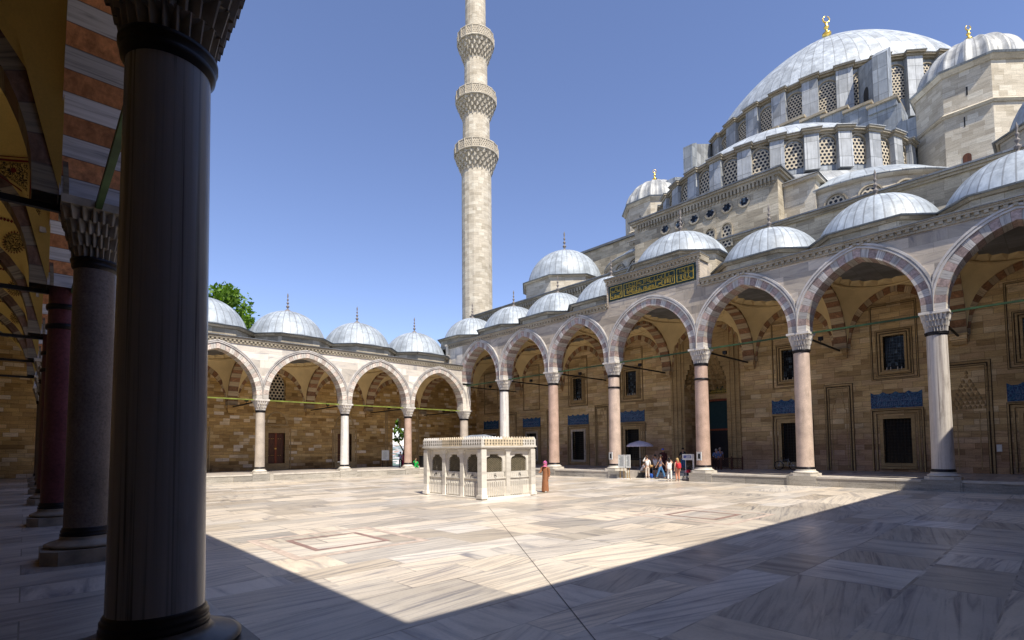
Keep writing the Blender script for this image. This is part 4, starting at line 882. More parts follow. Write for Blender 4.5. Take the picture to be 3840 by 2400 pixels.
# raised block above the portal with rosettes
mb = MB(); mb.box(42.28, 47.5, 14.75, 27.8, 19.0, 22.9); blk = mb.build('portal_block', M['stone'], mos, (42.3, 21.3, 19))
mb = MB(); mb.box(41.95, 47.65, 14.4, 28.15, 23.12, 23.3, 0); mb.box(42.1, 47.6, 14.55, 28.0, 22.9, 23.12, 0); mb.box(41.85, 47.75, 14.3, 28.25, 23.3, 23.42, 1)
for k in range(42): y = 14.95+k*.30; mb.box(42.08, 42.27, y, y+.17, 22.52, 22.88, 0); mb.box(42.18, 42.27, y+.03, y+.14, 22.3, 22.52, 0)
mb.hexa([(41.9, 14.35, 23.42), (47.7, 14.35, 23.42), (47.7, 28.2, 23.42), (41.9, 28.2, 23.42)], [(44.3, 15.2, 24.2), (47.7, 15.2, 24.2), (47.7, 27.4, 24.2), (44.3, 27.4, 24.2)], 1)
mb.build('block_cornice', [M['trim'], M['leadroof']], blk, (42, 21, 23))
def round_window(par, T, s, z, r):
    mb = MB(); P = [(s+r*cos(2*pi*k/24), z+r*sin(2*pi*k/24)) for k in range(24)]
    mb.face([T(a, .03, b) for a, b in P], 0); o = [(s+(r+.13)*cos(2*pi*k/24), z+(r+.13)*sin(2*pi*k/24)) for k in range(24)]
    mb.grid([[T(a, .03, b) for a, b in P], [T(a, .09, b) for a, b in P], [T(a, .09, b) for a, b in o], [T(a, -.02, b) for a, b in o]], 1, closed=True, smooth=False)
    for k in range(7):
        a, b = (s, z) if k == 6 else (s+r*.62*cos(pi*k/3), z+r*.62*sin(pi*k/3)); q = .2*r/.5
        mb.face([T(a+q*cos(pi*j/3), .035, b+q*sin(pi*j/3)) for j in range(6)], 2)
    mb.build('rosette_window', [M['cap'], M['trim'], M['glass']], par, T(s, 0, z))
TB = Fr((42.28, 0), (0, 1), (-1, 0))
for s in (18.78, 20.23, 21.68, 23.1, 24.5, 17.35): round_window(blk, TB, s, 21.7, .36)
def arched_window(par, T, s, zb, zt, w, mat, fmat, t=.05, fr=.12, name='pierced_window'):
    a = w/2; rise = a*1.08; mb = MB(); arch_plate(mb, T, s, zb, a, zt-rise, rise, t, 0, 8, .02)
    ring(mb, T, s, zt-rise, a, rise, 0, fr, t-.05, t+.10, 9, 1, back=False, outer=True); fbox(mb, T, s-a-fr, s-a, t-.06, t+.10, zb, zt-rise, 1); fbox(mb, T, s+a, s+a+fr, t-.06, t+.10, zb, zt-rise, 1)
    return mb.build(name, [mat, fmat], par, T(s, 0, zb))
TB2 = Fr((42.27, 0), (0, 1), (-1, 0))
for s in (18.83, 20.27, 21.7, 23.1): arched_window(blk, TB2, s, 18.35 if s < 19 else 18.2, 20.15, .74, M['latt'], M['trim'])
TR = Fr((0, 14.75), (1, 0), (0, -1)); mb = MB(); arch_plate(mb, TR, 45.5, 19.7, .28, 21.5, .32, .02); frame(mb, TR, 45.2, 45.8, 19.7, 21.4, .03, 0, .06); mb.build('slit_window', M['dark'], blk, TR(45.5, 0, 20))
for nm, x0, x1, y0, y1, z1 in (('buttress_block', 43.5, 47.6, 12.5, 14.74, 22.2), ('buttress_block', 44.6, 47.6, 27.81, 29.6, 22.4)):
    mb = MB(); mb.box(x0, x1, y0, y1, 19, z1); mb.box(x0-.3, x1+.3, y0-.3, y1+.3, z1, z1+.22); mb.hexa([(x0-.4, y0-.4, z1+.22), (x1+.4, y0-.4, z1+.22), (x1+.4, y1+.4, z1+.22), (x0-.4, y1+.4, z1+.22)], [(x0+.6, y0+.5, z1+.8), (x1+.4, y0+.5, z1+.8), (x1+.4, y1-.5, z1+.8), (x0+.6, y1-.5, z1+.8)], 1)
    mb.build(nm, [M['stone2'], M['leadroof']], mos, (x0, y0, 19))
# left upper wall and its small opening
mb = MB(); mb.box(52, 53.5, 30, 45.5, 19, 26.8); mb.box(51.7, 53.8, 29.8, 45.8, 26.8, 27.05, 1); lw = mb.build('upper_side_wall', [M['stone'], M['leadroof']], mos, (52, 38, 19))
mb = MB(); arch_plate(mb, Fr((52, 0), (0, 1), (-1, 0)), 36.85, 23.2, .35, 24.4, .4, .03); mb.build('small_opening', M['dark'], lw, (52, 36.8, 23))

def FA(cx, cy, R, ph): c, s = cos(radians(ph)), sin(radians(ph)); return Fr((cx-R*c, cy+R*s), (s, c), (-c, s))
def drum(name, cx, cy, R, z0, z1, angs, step, ww, wb, wt, pw, pd, co, lattm, win=True):
    half = R*math.tan(radians(step/2)); mb = MB()
    for ph in angs: T = FA(cx, cy, R, ph); mb.face([T(-half, 0, z0), T(half, 0, z0), T(half, 0, z1), T(-half, 0, z1)])
    d = mb.build(name, M['lead'], mos, (cx, cy, z0))
    for ph in angs:
        T = FA(cx, cy, R, ph)
        arched_window(d, T, 0, wb, wt, ww, lattm, M['trim'], .05, .14)
    pil = [angs[0]-step/2]+[a+step/2 for a in angs]
    for ph in pil:
        T = FA(cx, cy, R, ph); mb = MB()
        mb.hexa([T(-pw/2*1.04, -.3, z0), T(pw/2*1.04, -.3, z0), T(pw/2*1.04, pd*1.22, z0), T(-pw/2*1.04, pd*1.22, z0)], [T(-pw/2, -.3, z1-.42), T(pw/2, -.3, z1-.42), T(pw/2, pd, z1-.42), T(-pw/2, pd, z1-.42)])
        mb.build('pilaster', M['lead_l'], d, T(0, 0, z0))
    mb = MB()
    for i, ph in enumerate(angs):
        T = FA(cx, cy, R, ph); h2 = half+.02; fbox(mb, T, -h2, h2, -.6, co*.55, z1-.40, z1-.22); fbox(mb, T, -h2, h2, -.6, co, z1-.22, z1-.06); fbox(mb, T, -h2-.02, h2+.02, -.8, co+.07, z1-.06, z1, 1)
    for ph in pil:
        T = FA(cx, cy, R, ph); w2 = pw/2+.12; fbox(mb, T, -w2, w2, -.6, pd+.12, z1-.415, z1-.20); fbox(mb, T, -w2-.08, w2+.08, -.6, pd+co*.62, z1-.20, z1-.05); fbox(mb, T, -w2-.13, w2+.13, -.8, pd+co*.62+.07, z1-.05, z1+.012, 1)
        mb.hexa([T(-w2, -.9, z1+.012), T(w2, -.9, z1+.012), T(w2, pd+.1, z1+.012), T(-w2, pd+.1, z1+.012)], [T(-w2+.2, -.9, z1+.2), T(w2-.2, -.9, z1+.2), T(w2-.2, pd-.5, z1+.13), T(-w2+.2, pd-.5, z1+.13)], 1)
    mb.build('drum_cornice', [M['trim'], M['lead_l']], d, (cx, cy, z1)); return d
MC = (77.6, 20.2)
dm = drum('main_drum', MC[0], MC[1], 15.7, 35.2, 42.0, [-2.7+11.25*k for k in range(-7, 7)], 11.25, 1.65, 37.5, 40.95, 1.5, .6, .55, M['latt'])
mb = MB(); mb.lathe([(15.6, 33), (15.6, 41.5)], (MC[0], MC[1], 0), 64); mb.build('drum_core', M['lead'], dm, (MC[0], MC[1], 33))
mb = MB(); mb.lathe([(15.75, 0), (15.5, .5)]+[(max(.03, 14.85*s), 1.25+12.9*(1-s**1.2)**(1/1.36)) for s in [1-(k/26)**1.5 for k in range(27)]], (MC[0], MC[1], 42.0), 128)
d_ = mb.build('main_dome', M['leadX'], mos, (MC[0], MC[1], 42.0)); finial(d_, (MC[0], MC[1], 56.1), 3.7, M['gold'], True); tag(d_, "vast grey lead main dome with a gilded crescent finial")
SCx, SCy = 57.0, 20.0
ds = drum('half_dome_drum', SCx, SCy, 11.3, 24.6, 28.1, [-1+12.6*k for k in range(-7, 8)], 12.6, 1.35, 25.15, 27.4, 1.1, .5, .42, M['latt'])
mb = MB(); prof = [(11.35, 0), (10.3, 1.05), (9.0, 2.1), (7.4, 3.15), (5.5, 4.05), (3.0, 4.65), (.05, 4.85)]
mb.lathe(prof, (SCx, SCy, 28.05), 48, a0=pi/2-.12, a1=3*pi/2+.12); mb.build('half_dome', M['leadS'], mos, (SCx, SCy, 28.05))
mb = MB(); mb.lathe([(11.2, 24.7), (11.9, 24.3), (13.9, 22.4), (14.0, 19.2)], (SCx, SCy, 0), 48, a0=pi/2-.1, a1=3*pi/2+.1); mb.build('lead_skirt', M['lead_l'], mos, (SCx, SCy, 24))
mb = MB(); mb.box(57.2, 60.5, 6.5, 33.5, 19, 31.0); mb.box(57.6, 60.5, 9.3, 30.7, 31.0, 33.0)
for k in range(5):
    for sg in (-1, 1):
        y0, y1 = sorted((20+sg*(10.4-k*2.0), 20+sg*(8.2-k*2.0))); mb.box(57.4+k*.25, 60.4, y0, y1, 32.9, 33.5+k*.62, 0); mb.box(57.2+k*.25, 60.5, y0-.12, y1+.12, 33.5+k*.62, 33.75+k*.62, 1)
mb.build('stepped_arch_wall', [M['lead'], M['trim']], mos, (58.5, 20, 19))
for sg in (-1, 1):      # small half domes at the sides of the big half dome
    cx, cy = 51.0, 20+sg*8.5; R = 7.2; mb = MB(); a0, a1 = (pi*.62, pi*1.72) if sg < 0 else (pi*.28, pi*1.38)
    mb.lathe([(R, 17.5), (R, 20.95)], (cx, cy, 0), 40, 0, a0=a0, a1=a1); mb.lathe([(R, 20.9), (R+.22, 20.98), (R+.34, 21.12)], (cx, cy, 0), 40, 0, a0=a0, a1=a1); mb.lathe([(R+.34, 21.12), (R+.4, 21.16), (R+.38, 21.26), (R-.1, 21.4)], (cx, cy, 0), 40, 1, a0=a0, a1=a1)
    ex = mb.build('exedra_wall', [M['stone2'], M['lead']], mos, (cx, cy, 17.5))
    mb = MB(); mb.lathe([(r, z) for r, z in cap_prof(R-.05, 2.7)], (cx, cy, 21.38), 48, a0=a0, a1=a1); mb.build('exedra_half_dome', M['leadM'], ex, (cx, cy, 21.38))
    for ph in (-2, -19, -36, -53): arched_window(ex, FA(cx, cy, R, ph if sg < 0 else -ph), 0, 18.2, 20.35, 1.35, M['latt'], M['trim'])
# weight towers
def tower(cx, cy, a, z0, ze, R, h, label):
    mb = MB(); mb.hexa(octa(cx, cy, a, z0), octa(cx, cy, a, ze-.5)); zb = ze-3.9
    mb.hexa(octa(cx, cy, a+.10, zb), octa(cx, cy, a+.22, zb+.16)); mb.hexa(octa(cx, cy, a+.26, zb+.16), octa(cx, cy, a+.05, zb+.34)); mb.hexa(octa(cx, cy, a+.08, ze-.5), octa(cx, cy, a+.34, ze-.16)); mb.hexa(octa(cx, cy, a+.38, ze-.16), octa(cx, cy, a+.46, ze-.02), 1)
    mb.hexa(octa(cx, cy, a+.44, ze-.02), octa(cx, cy, a-.5, ze+.25), 1)
    t = mb.build('weight_tower', [M['stone2'], M['lead']], mos, (cx, cy, z0)); tag(t, label)
    d = dome(t, cx, cy, ze, R, h, M['leadtower'], fin=1.8, finmat=M['gold'], gold=True, name='ribbed_dome', flute=.085)
    Tt = Fr((cx-a, cy), (0, 1), (-1, 0)); mb = MB(); fbox(mb, Tt, -.05, .05, 0, .02, ze-2.6, ze-1.9); fbox(mb, Tt, .2, .28, 0, .02, zb-1.2, zb-.4); mb.build('slit_window', M['dark'], t, (cx-a, cy, ze-2))
    return t
M['leadtower'] = lead_dome("ribbed_tower_lead", 32, 5, 3.4, (.40, .405, .40))
t1 = tower(58.2, 4.55, 3.6, 19, 32.4, 3.5, 3.5, "octagonal stone tower with a ribbed dome at the right edge")
t2 = tower(58.9, 35.5, 3.6, 19, 32.6, 3.6, 3.5, "octagonal stone tower with a ribbed dome left of the half dome")
mb = MB(); Tt = Fr((54.6, 4.55), (0, 1), (-1, 0)); arch_plate(mb, Tt, .2, 24.1, .27, 24.75, .28, .03); mb.build('tower_door', M['wood'], t1, (54.6, 4.7, 24))
# buttress piers beside the main drum
def pier(pts, z0, zt, name='buttress_pier', m='lead'):
    mb = MB(); mb.hexa([(x, y, z0) for x, y in pts], [(x, y, z) for (x, y), z in zip(pts, zt)]); return mb.build(name, M[m], mos, (pts[0][0], pts[0][1], z0))
p = pier([(58.6, 10.35), (60.3, 10.35), (60.3, 11.55), (58.6, 11.55)], 27, (39.1, 40.4, 40.4, 39.1))
pier([(59.9, 10.9), (62.9, 12.8), (62.9, 13.7), (59.6, 11.55)], 27, (39.6, 41.3, 41.3, 39.6), 'buttress_wall')
T = Fr((59.6, 11.55), (.838, .546), (-.546, .838)); mb = MB(); arch_plate(mb, T, 2.1, 34.5, .55, 37.3, .7, .05); mb.build('buttress_opening', M['dark'], mos, (61, 12.5, 35))
pier([(59.2, 30.4), (60.4, 30.4), (60.4, 31.6), (59.2, 31.6)], 27, (39.2, 39.8, 39.8, 39.2)); pier([(60.35, 30.55), (67, 31.0), (67, 31.8), (60.35, 31.4)], 27, (39.7, 42.6, 42.6, 39.7), 'buttress_wall', 'lead_l')
T = Fr((60.35, 30.55), (.9977, .0675), (.0675, -.9977)); mb = MB(); arch_plate(mb, T, 4.6, 33, 1.0, 36.9, 1.2, .05); mb.build('buttress_opening', M['dark'], mos, (64, 30.5, 35))
pier([(57.6, 31.9), (61, 31.9), (61, 33.4), (57.6, 33.4)], 27, (35.0, 36.2, 36.2, 35.0)); 
# big corner domes on the hall roof
for cy, lb in ((41.4, "plain lead corner dome on an octagonal stone drum near the minaret"), (-2.4, None)):
    d = dome(mos, 47.7, cy, 21.5, 4.55, 4.3, M['leadM'], 4.75, 19.3, 2.6, drum_mat=M['stone2'], label=lb, name='corner_dome')

# ------------------------------------------------------------------ minaret
M['parapet'] = lattice("pierced_parapet", .30, .20, (.44, .385, .30))
MX, MY = 45.0, 55.0
minr = empty('minaret', (MX, MY, -1), "tall slender pale stone minaret with three carved balconies, behind the portico corner", "minaret")
mb = MB(); mb.lathe([(2.3, -2), (2.3, 17), (2.08, 19), (2.06, 40.5)], (MX, MY, 0), 18, smooth=False); mb.build('shaft', M['stone2'], minr, (MX, MY, 0))
for r0, za, zb in ((1.9, 42, 48), (1.62, 49.8, 56.2), (1.44, 58.2, 76)):
    mb = MB(); mb.lathe([(r0, za), (r0*.99, zb)], (MX, MY, 0), 18, smooth=False); mb.build('shaft', M['stone2'], minr, (MX, MY, za))
for zm, zf, zp, ri, ro in ((39.9, 42.3, 43.65, 2.06, 3.0), (47.7, 49.95, 51.3, 1.88, 2.78), (55.8, 58.4, 59.8, 1.60, 2.52)):
    mb = MB(); T5 = 5; n = 20
    for j in range(T5):
        za = zm+(zf-zm)*j/T5; zb = zm+(zf-zm)*(j+1)/T5; ra = ri+(ro-ri)*(j/T5)**1.0; rb = ri+(ro-ri)*((j+1)/T5)**1.0; off = pi/n*(j % 2)
        def P(k, r, z): th = 2*pi*k/n+off; return (MX+r*cos(th), MY+r*sin(th), z)
        for k in range(n):
            mb.face([P(k, ra+.06, za-.12), P(k+.5, ra-.22, za+.1), P(k+.5, rb-.20, zb-.18), P(k, rb+.02, zb)]); mb.face([P(k+.5, ra-.22, za+.1), P(k+1, ra+.06, za-.12), P(k+1, rb+.02, zb), P(k+.5, rb-.20, zb-.18)])
            mb.face([P(k, rb+.02, zb), P(k+.5, rb-.20, zb-.18), P(k+1, rb+.02, zb)])
    mb.lathe([(ro+.02, zf-.1), (ro+.10, zf), (ro+.10, zf+.14), (ri, zf+.15)], (MX, MY, 0), 18, smooth=False)
    bl = mb.build('balcony', M['stone2'], minr, (MX, MY, zm))
    mb = MB(); mb.lathe([(ro+.03, zf+.14), (ro+.03, zp-.12)], (MX, MY, 0), 18, smooth=False); mb.lathe([(ro+.07, zp-.12), (ro+.07, zp), (ro-.1, zp), (ro-.1, zf+.14)], (MX, MY, 0), 18, 1, smooth=False)
    for k in range(18):
        th = 2*pi*k/18; mb.bar((MX+(ro+.06)*cos(th), MY+(ro+.06)*sin(th), zf+.1), (MX+(ro+.06)*cos(th), MY+(ro+.06)*sin(th), zp), .07, 1, 4)
    mb.build('parapet', [M['parapet'], M['stone2']], bl, (MX, MY, zf))

# ------------------------------------------------------------------ ablution fountain
M['brgrille'] = plain('weathered_bronze_grille', (.16, .135, .09), .5, .4, .3)
FX0, FX1, FY0, FY1 = 15.42, 18.62, 18.58, 23.02
fo = empty('ablution_fountain', ((FX0+FX1)/2, (FY0+FY1)/2, HC), "white marble fountain house with arched grilles and carved parapet in mid court", "fountain")
Zf = lambda z: HC+z
mb = MB(); mb.box(FX0-.12, FX1+.12, FY0-.12, FY1+.12, Zf(-.02), Zf(.08)); mb.build('plinth', M['fount'], fo, (17, 20, HC))
sides = [(Fr((FX0, 0), (0, 1), (-1, 0)), FY0, FY1, 3), (Fr((0, FY0), (1, 0), (0, -1)), FX0, FX1, 2), (Fr((FX1, 0), (0, 1), (1, 0)), FY0, FY1, 3), (Fr((0, FY1), (1, 0), (0, 1)), FX0, FX1, 2)]
for T, s0, s1, n in sides:
    w = (s1-s0)/n
    for k in range(n):
        c = s0+(k+.5)*w; hw = w/2; mb = MB(); ww = hw-.27
        fbox(mb, T, c-hw+.12, c+hw-.12, -.22, -.05, Zf(.08), Zf(.92))                       # fluted lower panel
        m_ = int((w-.4)/.13)
        for j in range(m_): a = c-hw+.2+(j+.2)*(w-.4)/m_; fbox(mb, T, a, a+.07, -.05, .02, Zf(.14), Zf(.78))
        fbox(mb, T, c-hw+.12, c+hw-.12, -.2, .0, Zf(.92), Zf(.98)); fbox(mb, T, c-hw+.16, c+hw-.16, -.2, -.07, Zf(.98), Zf(1.24))
        for j in range(m_): a = c-hw+.22+(j+.2)*(w-.44)/m_; fbox(mb, T, a, a+.045, -.07, -.05, Zf(1.02), Zf(1.2))
        for sg in (-1, 1): x0, x1 = sorted((c+sg*ww, c+sg*(hw-.12))); fbox(mb, T, x0, x1, -.2, -.06, Zf(1.24), Zf(2.12))
        I = [(-ww, 1.24), (-ww, 1.74), (-ww*.96, 1.86), (-ww*.82, 1.95), (-ww*.52, 1.99), (-ww*.50, 2.08), (ww*.50, 2.08), (ww*.52, 1.99), (ww*.82, 1.95), (ww*.96, 1.86), (ww, 1.74)]
        for (x0, z0), (x1, z1) in zip(I[1:], I[2:]):
            if x1-x0 > 1e-4: mb.hexa([T(c+x0, -.2, Zf(z0)), T(c+x1, -.2, Zf(z1)), T(c+x1, -.061, Zf(z1)), T(c+x0, -.061, Zf(z0))], [T(c+x0, -.2, Zf(2.12)), T(c+x1, -.2, Zf(2.12)), T(c+x1, -.061, Zf(2.12)), T(c+x0, -.061, Zf(2.12))])
        fbox(mb, T, c-hw+.10, c+hw-.10, -.24, -.03, Zf(2.12), Zf(2.30))
        pn = mb.build('fountain_bay', M['fount'], fo, T(c, 0, HC)); mb = MB()
        for j in range(-14, 15):
            for dr in (-1, 1):
                x = c+j*.11; p0 = (x-dr*.45, 1.24); p1 = (x+dr*.45, 2.14); t0 = 0; 
                lo_, hi_ = c-ww, c+ww
                f0, f1 = 0, 1
                dx = p1[0]-p0[0]
                for lim, sgn in ((lo_, 1), (hi_, -1)):
                    f = (lim-p0[0])/dx
                    if (dx > 0) == (sgn > 0): f0 = max(f0, f)
                    else: f1 = min(f1, f)
                if f1-f0 > .02: mb.bar(T(p0[0]+dx*f0, -.14, Zf(1.24+.86*f0)), T(p0[0]+dx*f1, -.14, Zf(1.24+.86*f1)), .015, 0, 4)
        mb.build('bay_grille', M['brgrille'], pn, T(c, -.14, Zf(1.6)))
        mb = MB(); mb.bar(T(c, -.08, Zf(1.1)), T(c, .05, Zf(1.1)), .02); mb.bar(T(c, .05, Zf(1.1)), T(c, .08, Zf(1.0)), .018); mb.bar(T(c-.05, .0, Zf(1.16)), T(c+.05, .0, Zf(1.16)), .012); mb.build('tap', M['bronze'], pn, T(c, 0, Zf(1.1)))
    for k in range(1, n):
        s = s0+k*w; mb = MB()
        fbox(mb, T, s-.12, s+.12, -.24, .05, Zf(.08), Zf(2.12)); mb.hexa([T(s-.12, -.24, Zf(2.12)), T(s+.12, -.24, Zf(2.12)), T(s+.12, .05, Zf(2.12)), T(s-.12, .05, Zf(2.12))], [T(s-.24, -.24, Zf(2.31)), T(s+.24, -.24, Zf(2.31)), T(s+.24, .09, Zf(2.31)), T(s-.24, .09, Zf(2.31))])
        mb.build('pillar', M['fount'], fo, T(s, 0, HC))
for x in (FX0, FX1):
    for y in (FY0, FY1): mb = MB(); mb.box(x-.15, x+.15, y-.15, y+.15, Zf(.06), Zf(2.31)); mb.box(x-.19, x+.19, y-.19, y+.19, Zf(.05), Zf(.2)); mb.build('corner_pillar', M['fount'], fo, (x, y, HC))
mb = MB(); mb.box(FX0+.35, FX1-.35, FY0+.35, FY1-.35, Zf(.05), Zf(2.0)); mb.build('water_tank', M['dark'], fo, (17, 20, HC))  # tank made tall and near-black, its colour painting shade behind the grilles
mb = MB(); e = .12; mb.box(FX0-e, FX1+e, FY0-e, FY1+e, Zf(2.312), Zf(2.40)); e = .2; mb.box(FX0-e, FX1+e, FY0-e, FY1+e, Zf(2.40), Zf(2.47)); cn = mb.build('eave', M['fount'], fo, (17, 20, Zf(2.3)))
mb = MB(); e = .17
for T, s0, s1, n in sides:
    tt = e; L0, L1 = (s0-e, s1+e) if n == 3 else (s0-e+.1005, s1+e-.1005)
    fbox(mb, T, L0, L1, tt-.10, tt, Zf(2.47), Zf(2.80)); m_ = int((L1-L0)/.17)
    for j in range(m_):
        a = L0+j*(L1-L0)/m_; mid = a+.5*(L1-L0)/m_; wd = (L1-L0)/m_*.42
        mb.hexa([T(mid-wd, tt-.09, Zf(2.80)), T(mid+wd, tt-.09, Zf(2.80)), T(mid+wd, tt-.01, Zf(2.80)), T(mid-wd, tt-.01, Zf(2.80))], [T(mid-.012, tt-.07, Zf(2.92)), T(mid+.012, tt-.07, Zf(2.92)), T(mid+.012, tt-.03, Zf(2.92)), T(mid-.012, tt-.03, Zf(2.92))], 0 if (a-s0) < 1.1 or n == 3 and a-s0 > 3.2 else 1)
        for zz in (2.50, 2.64):
            for dx, dz in ((0, .035), (0, .095)): pass
            q = .052; mb.face([T(mid+q, tt+.007, Zf(zz+.075)), T(mid, tt+.007, Zf(zz+.075+q*1.3)), T(mid-q, tt+.007, Zf(zz+.075)), T(mid, tt+.007, Zf(zz+.075-q*1.3))], 2)
    for (a, b) in (((s0+1.3, s0+2.9),) if n == 3 else ((s0+.02, s0+2.5),)): fbox(mb, T, a, b, tt-.05, tt+.004, Zf(2.475), Zf(2.795), 1)
mb.build('carved_parapet', [M['fount'], M['fount_y'], plain("parapet_piercing", (.13, .11, .085), .9)], fo, (17, 20, Zf(2.5)))
mb = MB(); a = .1; mb.hexa([(FX0-a, FY0-a, Zf(2.5)), (FX1+a, FY0-a, Zf(2.5)), (FX1+a, FY1+a, Zf(2.5)), (FX0-a, FY1+a, Zf(2.5))], [(16.95, 20.3, Zf(3.06)), (17.1, 20.3, Zf(3.06)), (17.1, 21.3, Zf(3.06)), (16.95, 21.3, Zf(3.06))]); mb.build('hipped_roof', M['lead'], fo, (17, 20, Zf(2.5)))
# ------------------------------------------------------------------ trees
def leafmat(name, dark, light):
    m, nt, b = newmat(name, .55, spec=.35); g = nt.nodes.new("ShaderNodeObjectInfo"); o = coords(nt, 'Object')
    n = noise(nt, o, 3.0, 3, .7); n2 = noise(nt, o, .35, 3)
    col = mix(nt, ramp(nt, n, [(.3, dark), (.7, light)]), ramp(nt, n2, [(.3, .7), (.7, 1.2)]), 1.0, 'MULTIPLY')
    L(nt, col, b.inputs["Base Color"])
    tr = nt.nodes.new("ShaderNodeBsdfTranslucent"); L(nt, mix(nt, col, (.9, 1.0, .25), 1.0, 'MULTIPLY'), tr.inputs[0])
    ms = nt.nodes.new("ShaderNodeMixShader"); ms.inputs[0].default_value = .38; L(nt, b.outputs[0], ms.inputs[1]); L(nt, tr.outputs[0], ms.inputs[2])
    L(nt, ms.outputs[0], nt.nodes["Material Output"].inputs[0]); return m
M['leaf'] = leafmat("broad_green_leaves", (.05, .125, .012), (.20, .33, .035)); M['bark'] = plain("grey_brown_bark", (.11, .085, .06), .9, 0, .4, 4)
def tree(x, y, zg, crown, rad, nclump, nleaf, size, label, seed, trunk_r=.45):
    R = random.Random(seed); e = empty('tree', (x, y, zg), label, 'tree'); mb = MB(); cl = []
    top = Vector((crown[0], crown[1], crown[2]))
    for k in range(nclump):
        while True:
            v = Vector((R.uniform(-1, 1), R.uniform(-1, 1), R.uniform(-1, 1)))
            if .25 < v.length < 1: break
        v = v.normalized()*(v.length**.45); cl.append(Vector((crown[0]+v.x*rad[0], crown[1]+v.y*rad[1], crown[2]+v.z*rad[2])))
    mb.path([(x, y, zg), (x+.1, y, zg+(crown[2]-rad[2]-zg)*.6), (crown[0], crown[1], crown[2]-rad[2]*.5), (crown[0], crown[1], crown[2]+rad[2]*.3)], .3, radii=[trunk_r, trunk_r*.8, trunk_r*.6, trunk_r*.2])
    for c in cl[::2]:
        b0 = Vector((crown[0], crown[1], crown[2]-rad[2]*.45)); mid = b0.lerp(c, .5)+Vector((0, 0, .6)); mb.path([b0, mid, c], .1, radii=[trunk_r*.4, trunk_r*.22, .03], n=5)
    mb.build('trunk', M['bark'], e, (x, y, zg)); mb = MB(); per = nleaf//nclump
    for c in cl:
        rr = R.uniform(.13, .22)*max(rad)
        for j in range(per):
            d = Vector((R.gauss(0, 1), R.gauss(0, 1), R.gauss(0, .8))).normalized()*rr*R.random()**.4; p = c+d
            u = Vector((R.gauss(0, 1), R.gauss(0, 1), R.gauss(0, 1))).normalized(); w = u.orthogonal().normalized(); w.rotate(Matrix.Rotation(R.uniform(0, 6.28), 3, u)); q = u.cross(w); s = size*R.uniform(.6, 1.3)
            mb.face([p-w*s, p+q*s*.5-w*.1*s, p+w*s, p-q*s*.5-w*.1*s])
    mb.build('crown', M['leaf'], e, (x, y, zg)); return e
tree(11, 66, -1.5, (11.3, 66, 12.8), (9.9, 8, 8.2), 150, 30000, .30, "broad leafy green tree rising behind the far arcade domes", 3)
tree(38.5, 63, -2, (35.6, 61, 4.9), (2.9, 2.6, 1.9), 26, 1500, .26, "small leafy tree seen through the arched side gate", 5, .14)

# ------------------------------------------------------------------ people
def tissue(verts, edges, root=0, sub=1):
    """grow one smooth surface round connected joints: verts = [(x,y,z,r[,r2])]"""
    me = bpy.data.meshes.new("tmp"); me.from_pydata([v[:3] for v in verts], edges, []); ob = bpy.data.objects.new("tmp", me); SC.collection.objects.link(ob)
    md = ob.modifiers.new("s", 'SKIN'); md.use_smooth_shade = True; md.branch_smoothing = .4
    for sv, v in zip(me.skin_vertices[0].data, verts): sv.radius = (v[3], v[4] if len(v) > 4 else v[3]); sv.use_root = False
    me.skin_vertices[0].data[root].use_root = True
    s = ob.modifiers.new("u", 'SUBSURF'); s.levels = sub; s.render_levels = sub
    dg = bpy.context.evaluated_depsgraph_get(); out = bpy.data.meshes.new_from_object(ob.evaluated_get(dg)); bpy.data.objects.remove(ob); bpy.data.meshes.remove(me); return out
SKIN = [plain("skin_light", (.50, .30, .21), .55, 0, .06), plain("skin_tan", (.36, .20, .13), .55, 0, .06)]
HAIR = {'black': plain("black_hair", (.012, .010, .009), .5), 'brown': plain("brown_hair", (.05, .03, .018), .5), 'blonde': plain("blonde_hair", (.42, .29, .13), .5), 'grey': plain("grey_hair", (.30, .29, .28), .6)}
CL = {}
def cloth(k, col, rough=.85):
    if k not in CL: CL[k] = plain(k, col, rough, 0, .16, 9)
    return CL[k]
def add_mesh(name, me, mat, parent, rest=None):
    me.materials.clear(); me.materials.append(mat)
    for p in me.polygons: p.use_smooth = True
    me.name = name; o = bpy.data.objects.new(name, me); SC.collection.objects.link(o); o.parent = parent; WL[o.name] = WL[parent.name]; return o
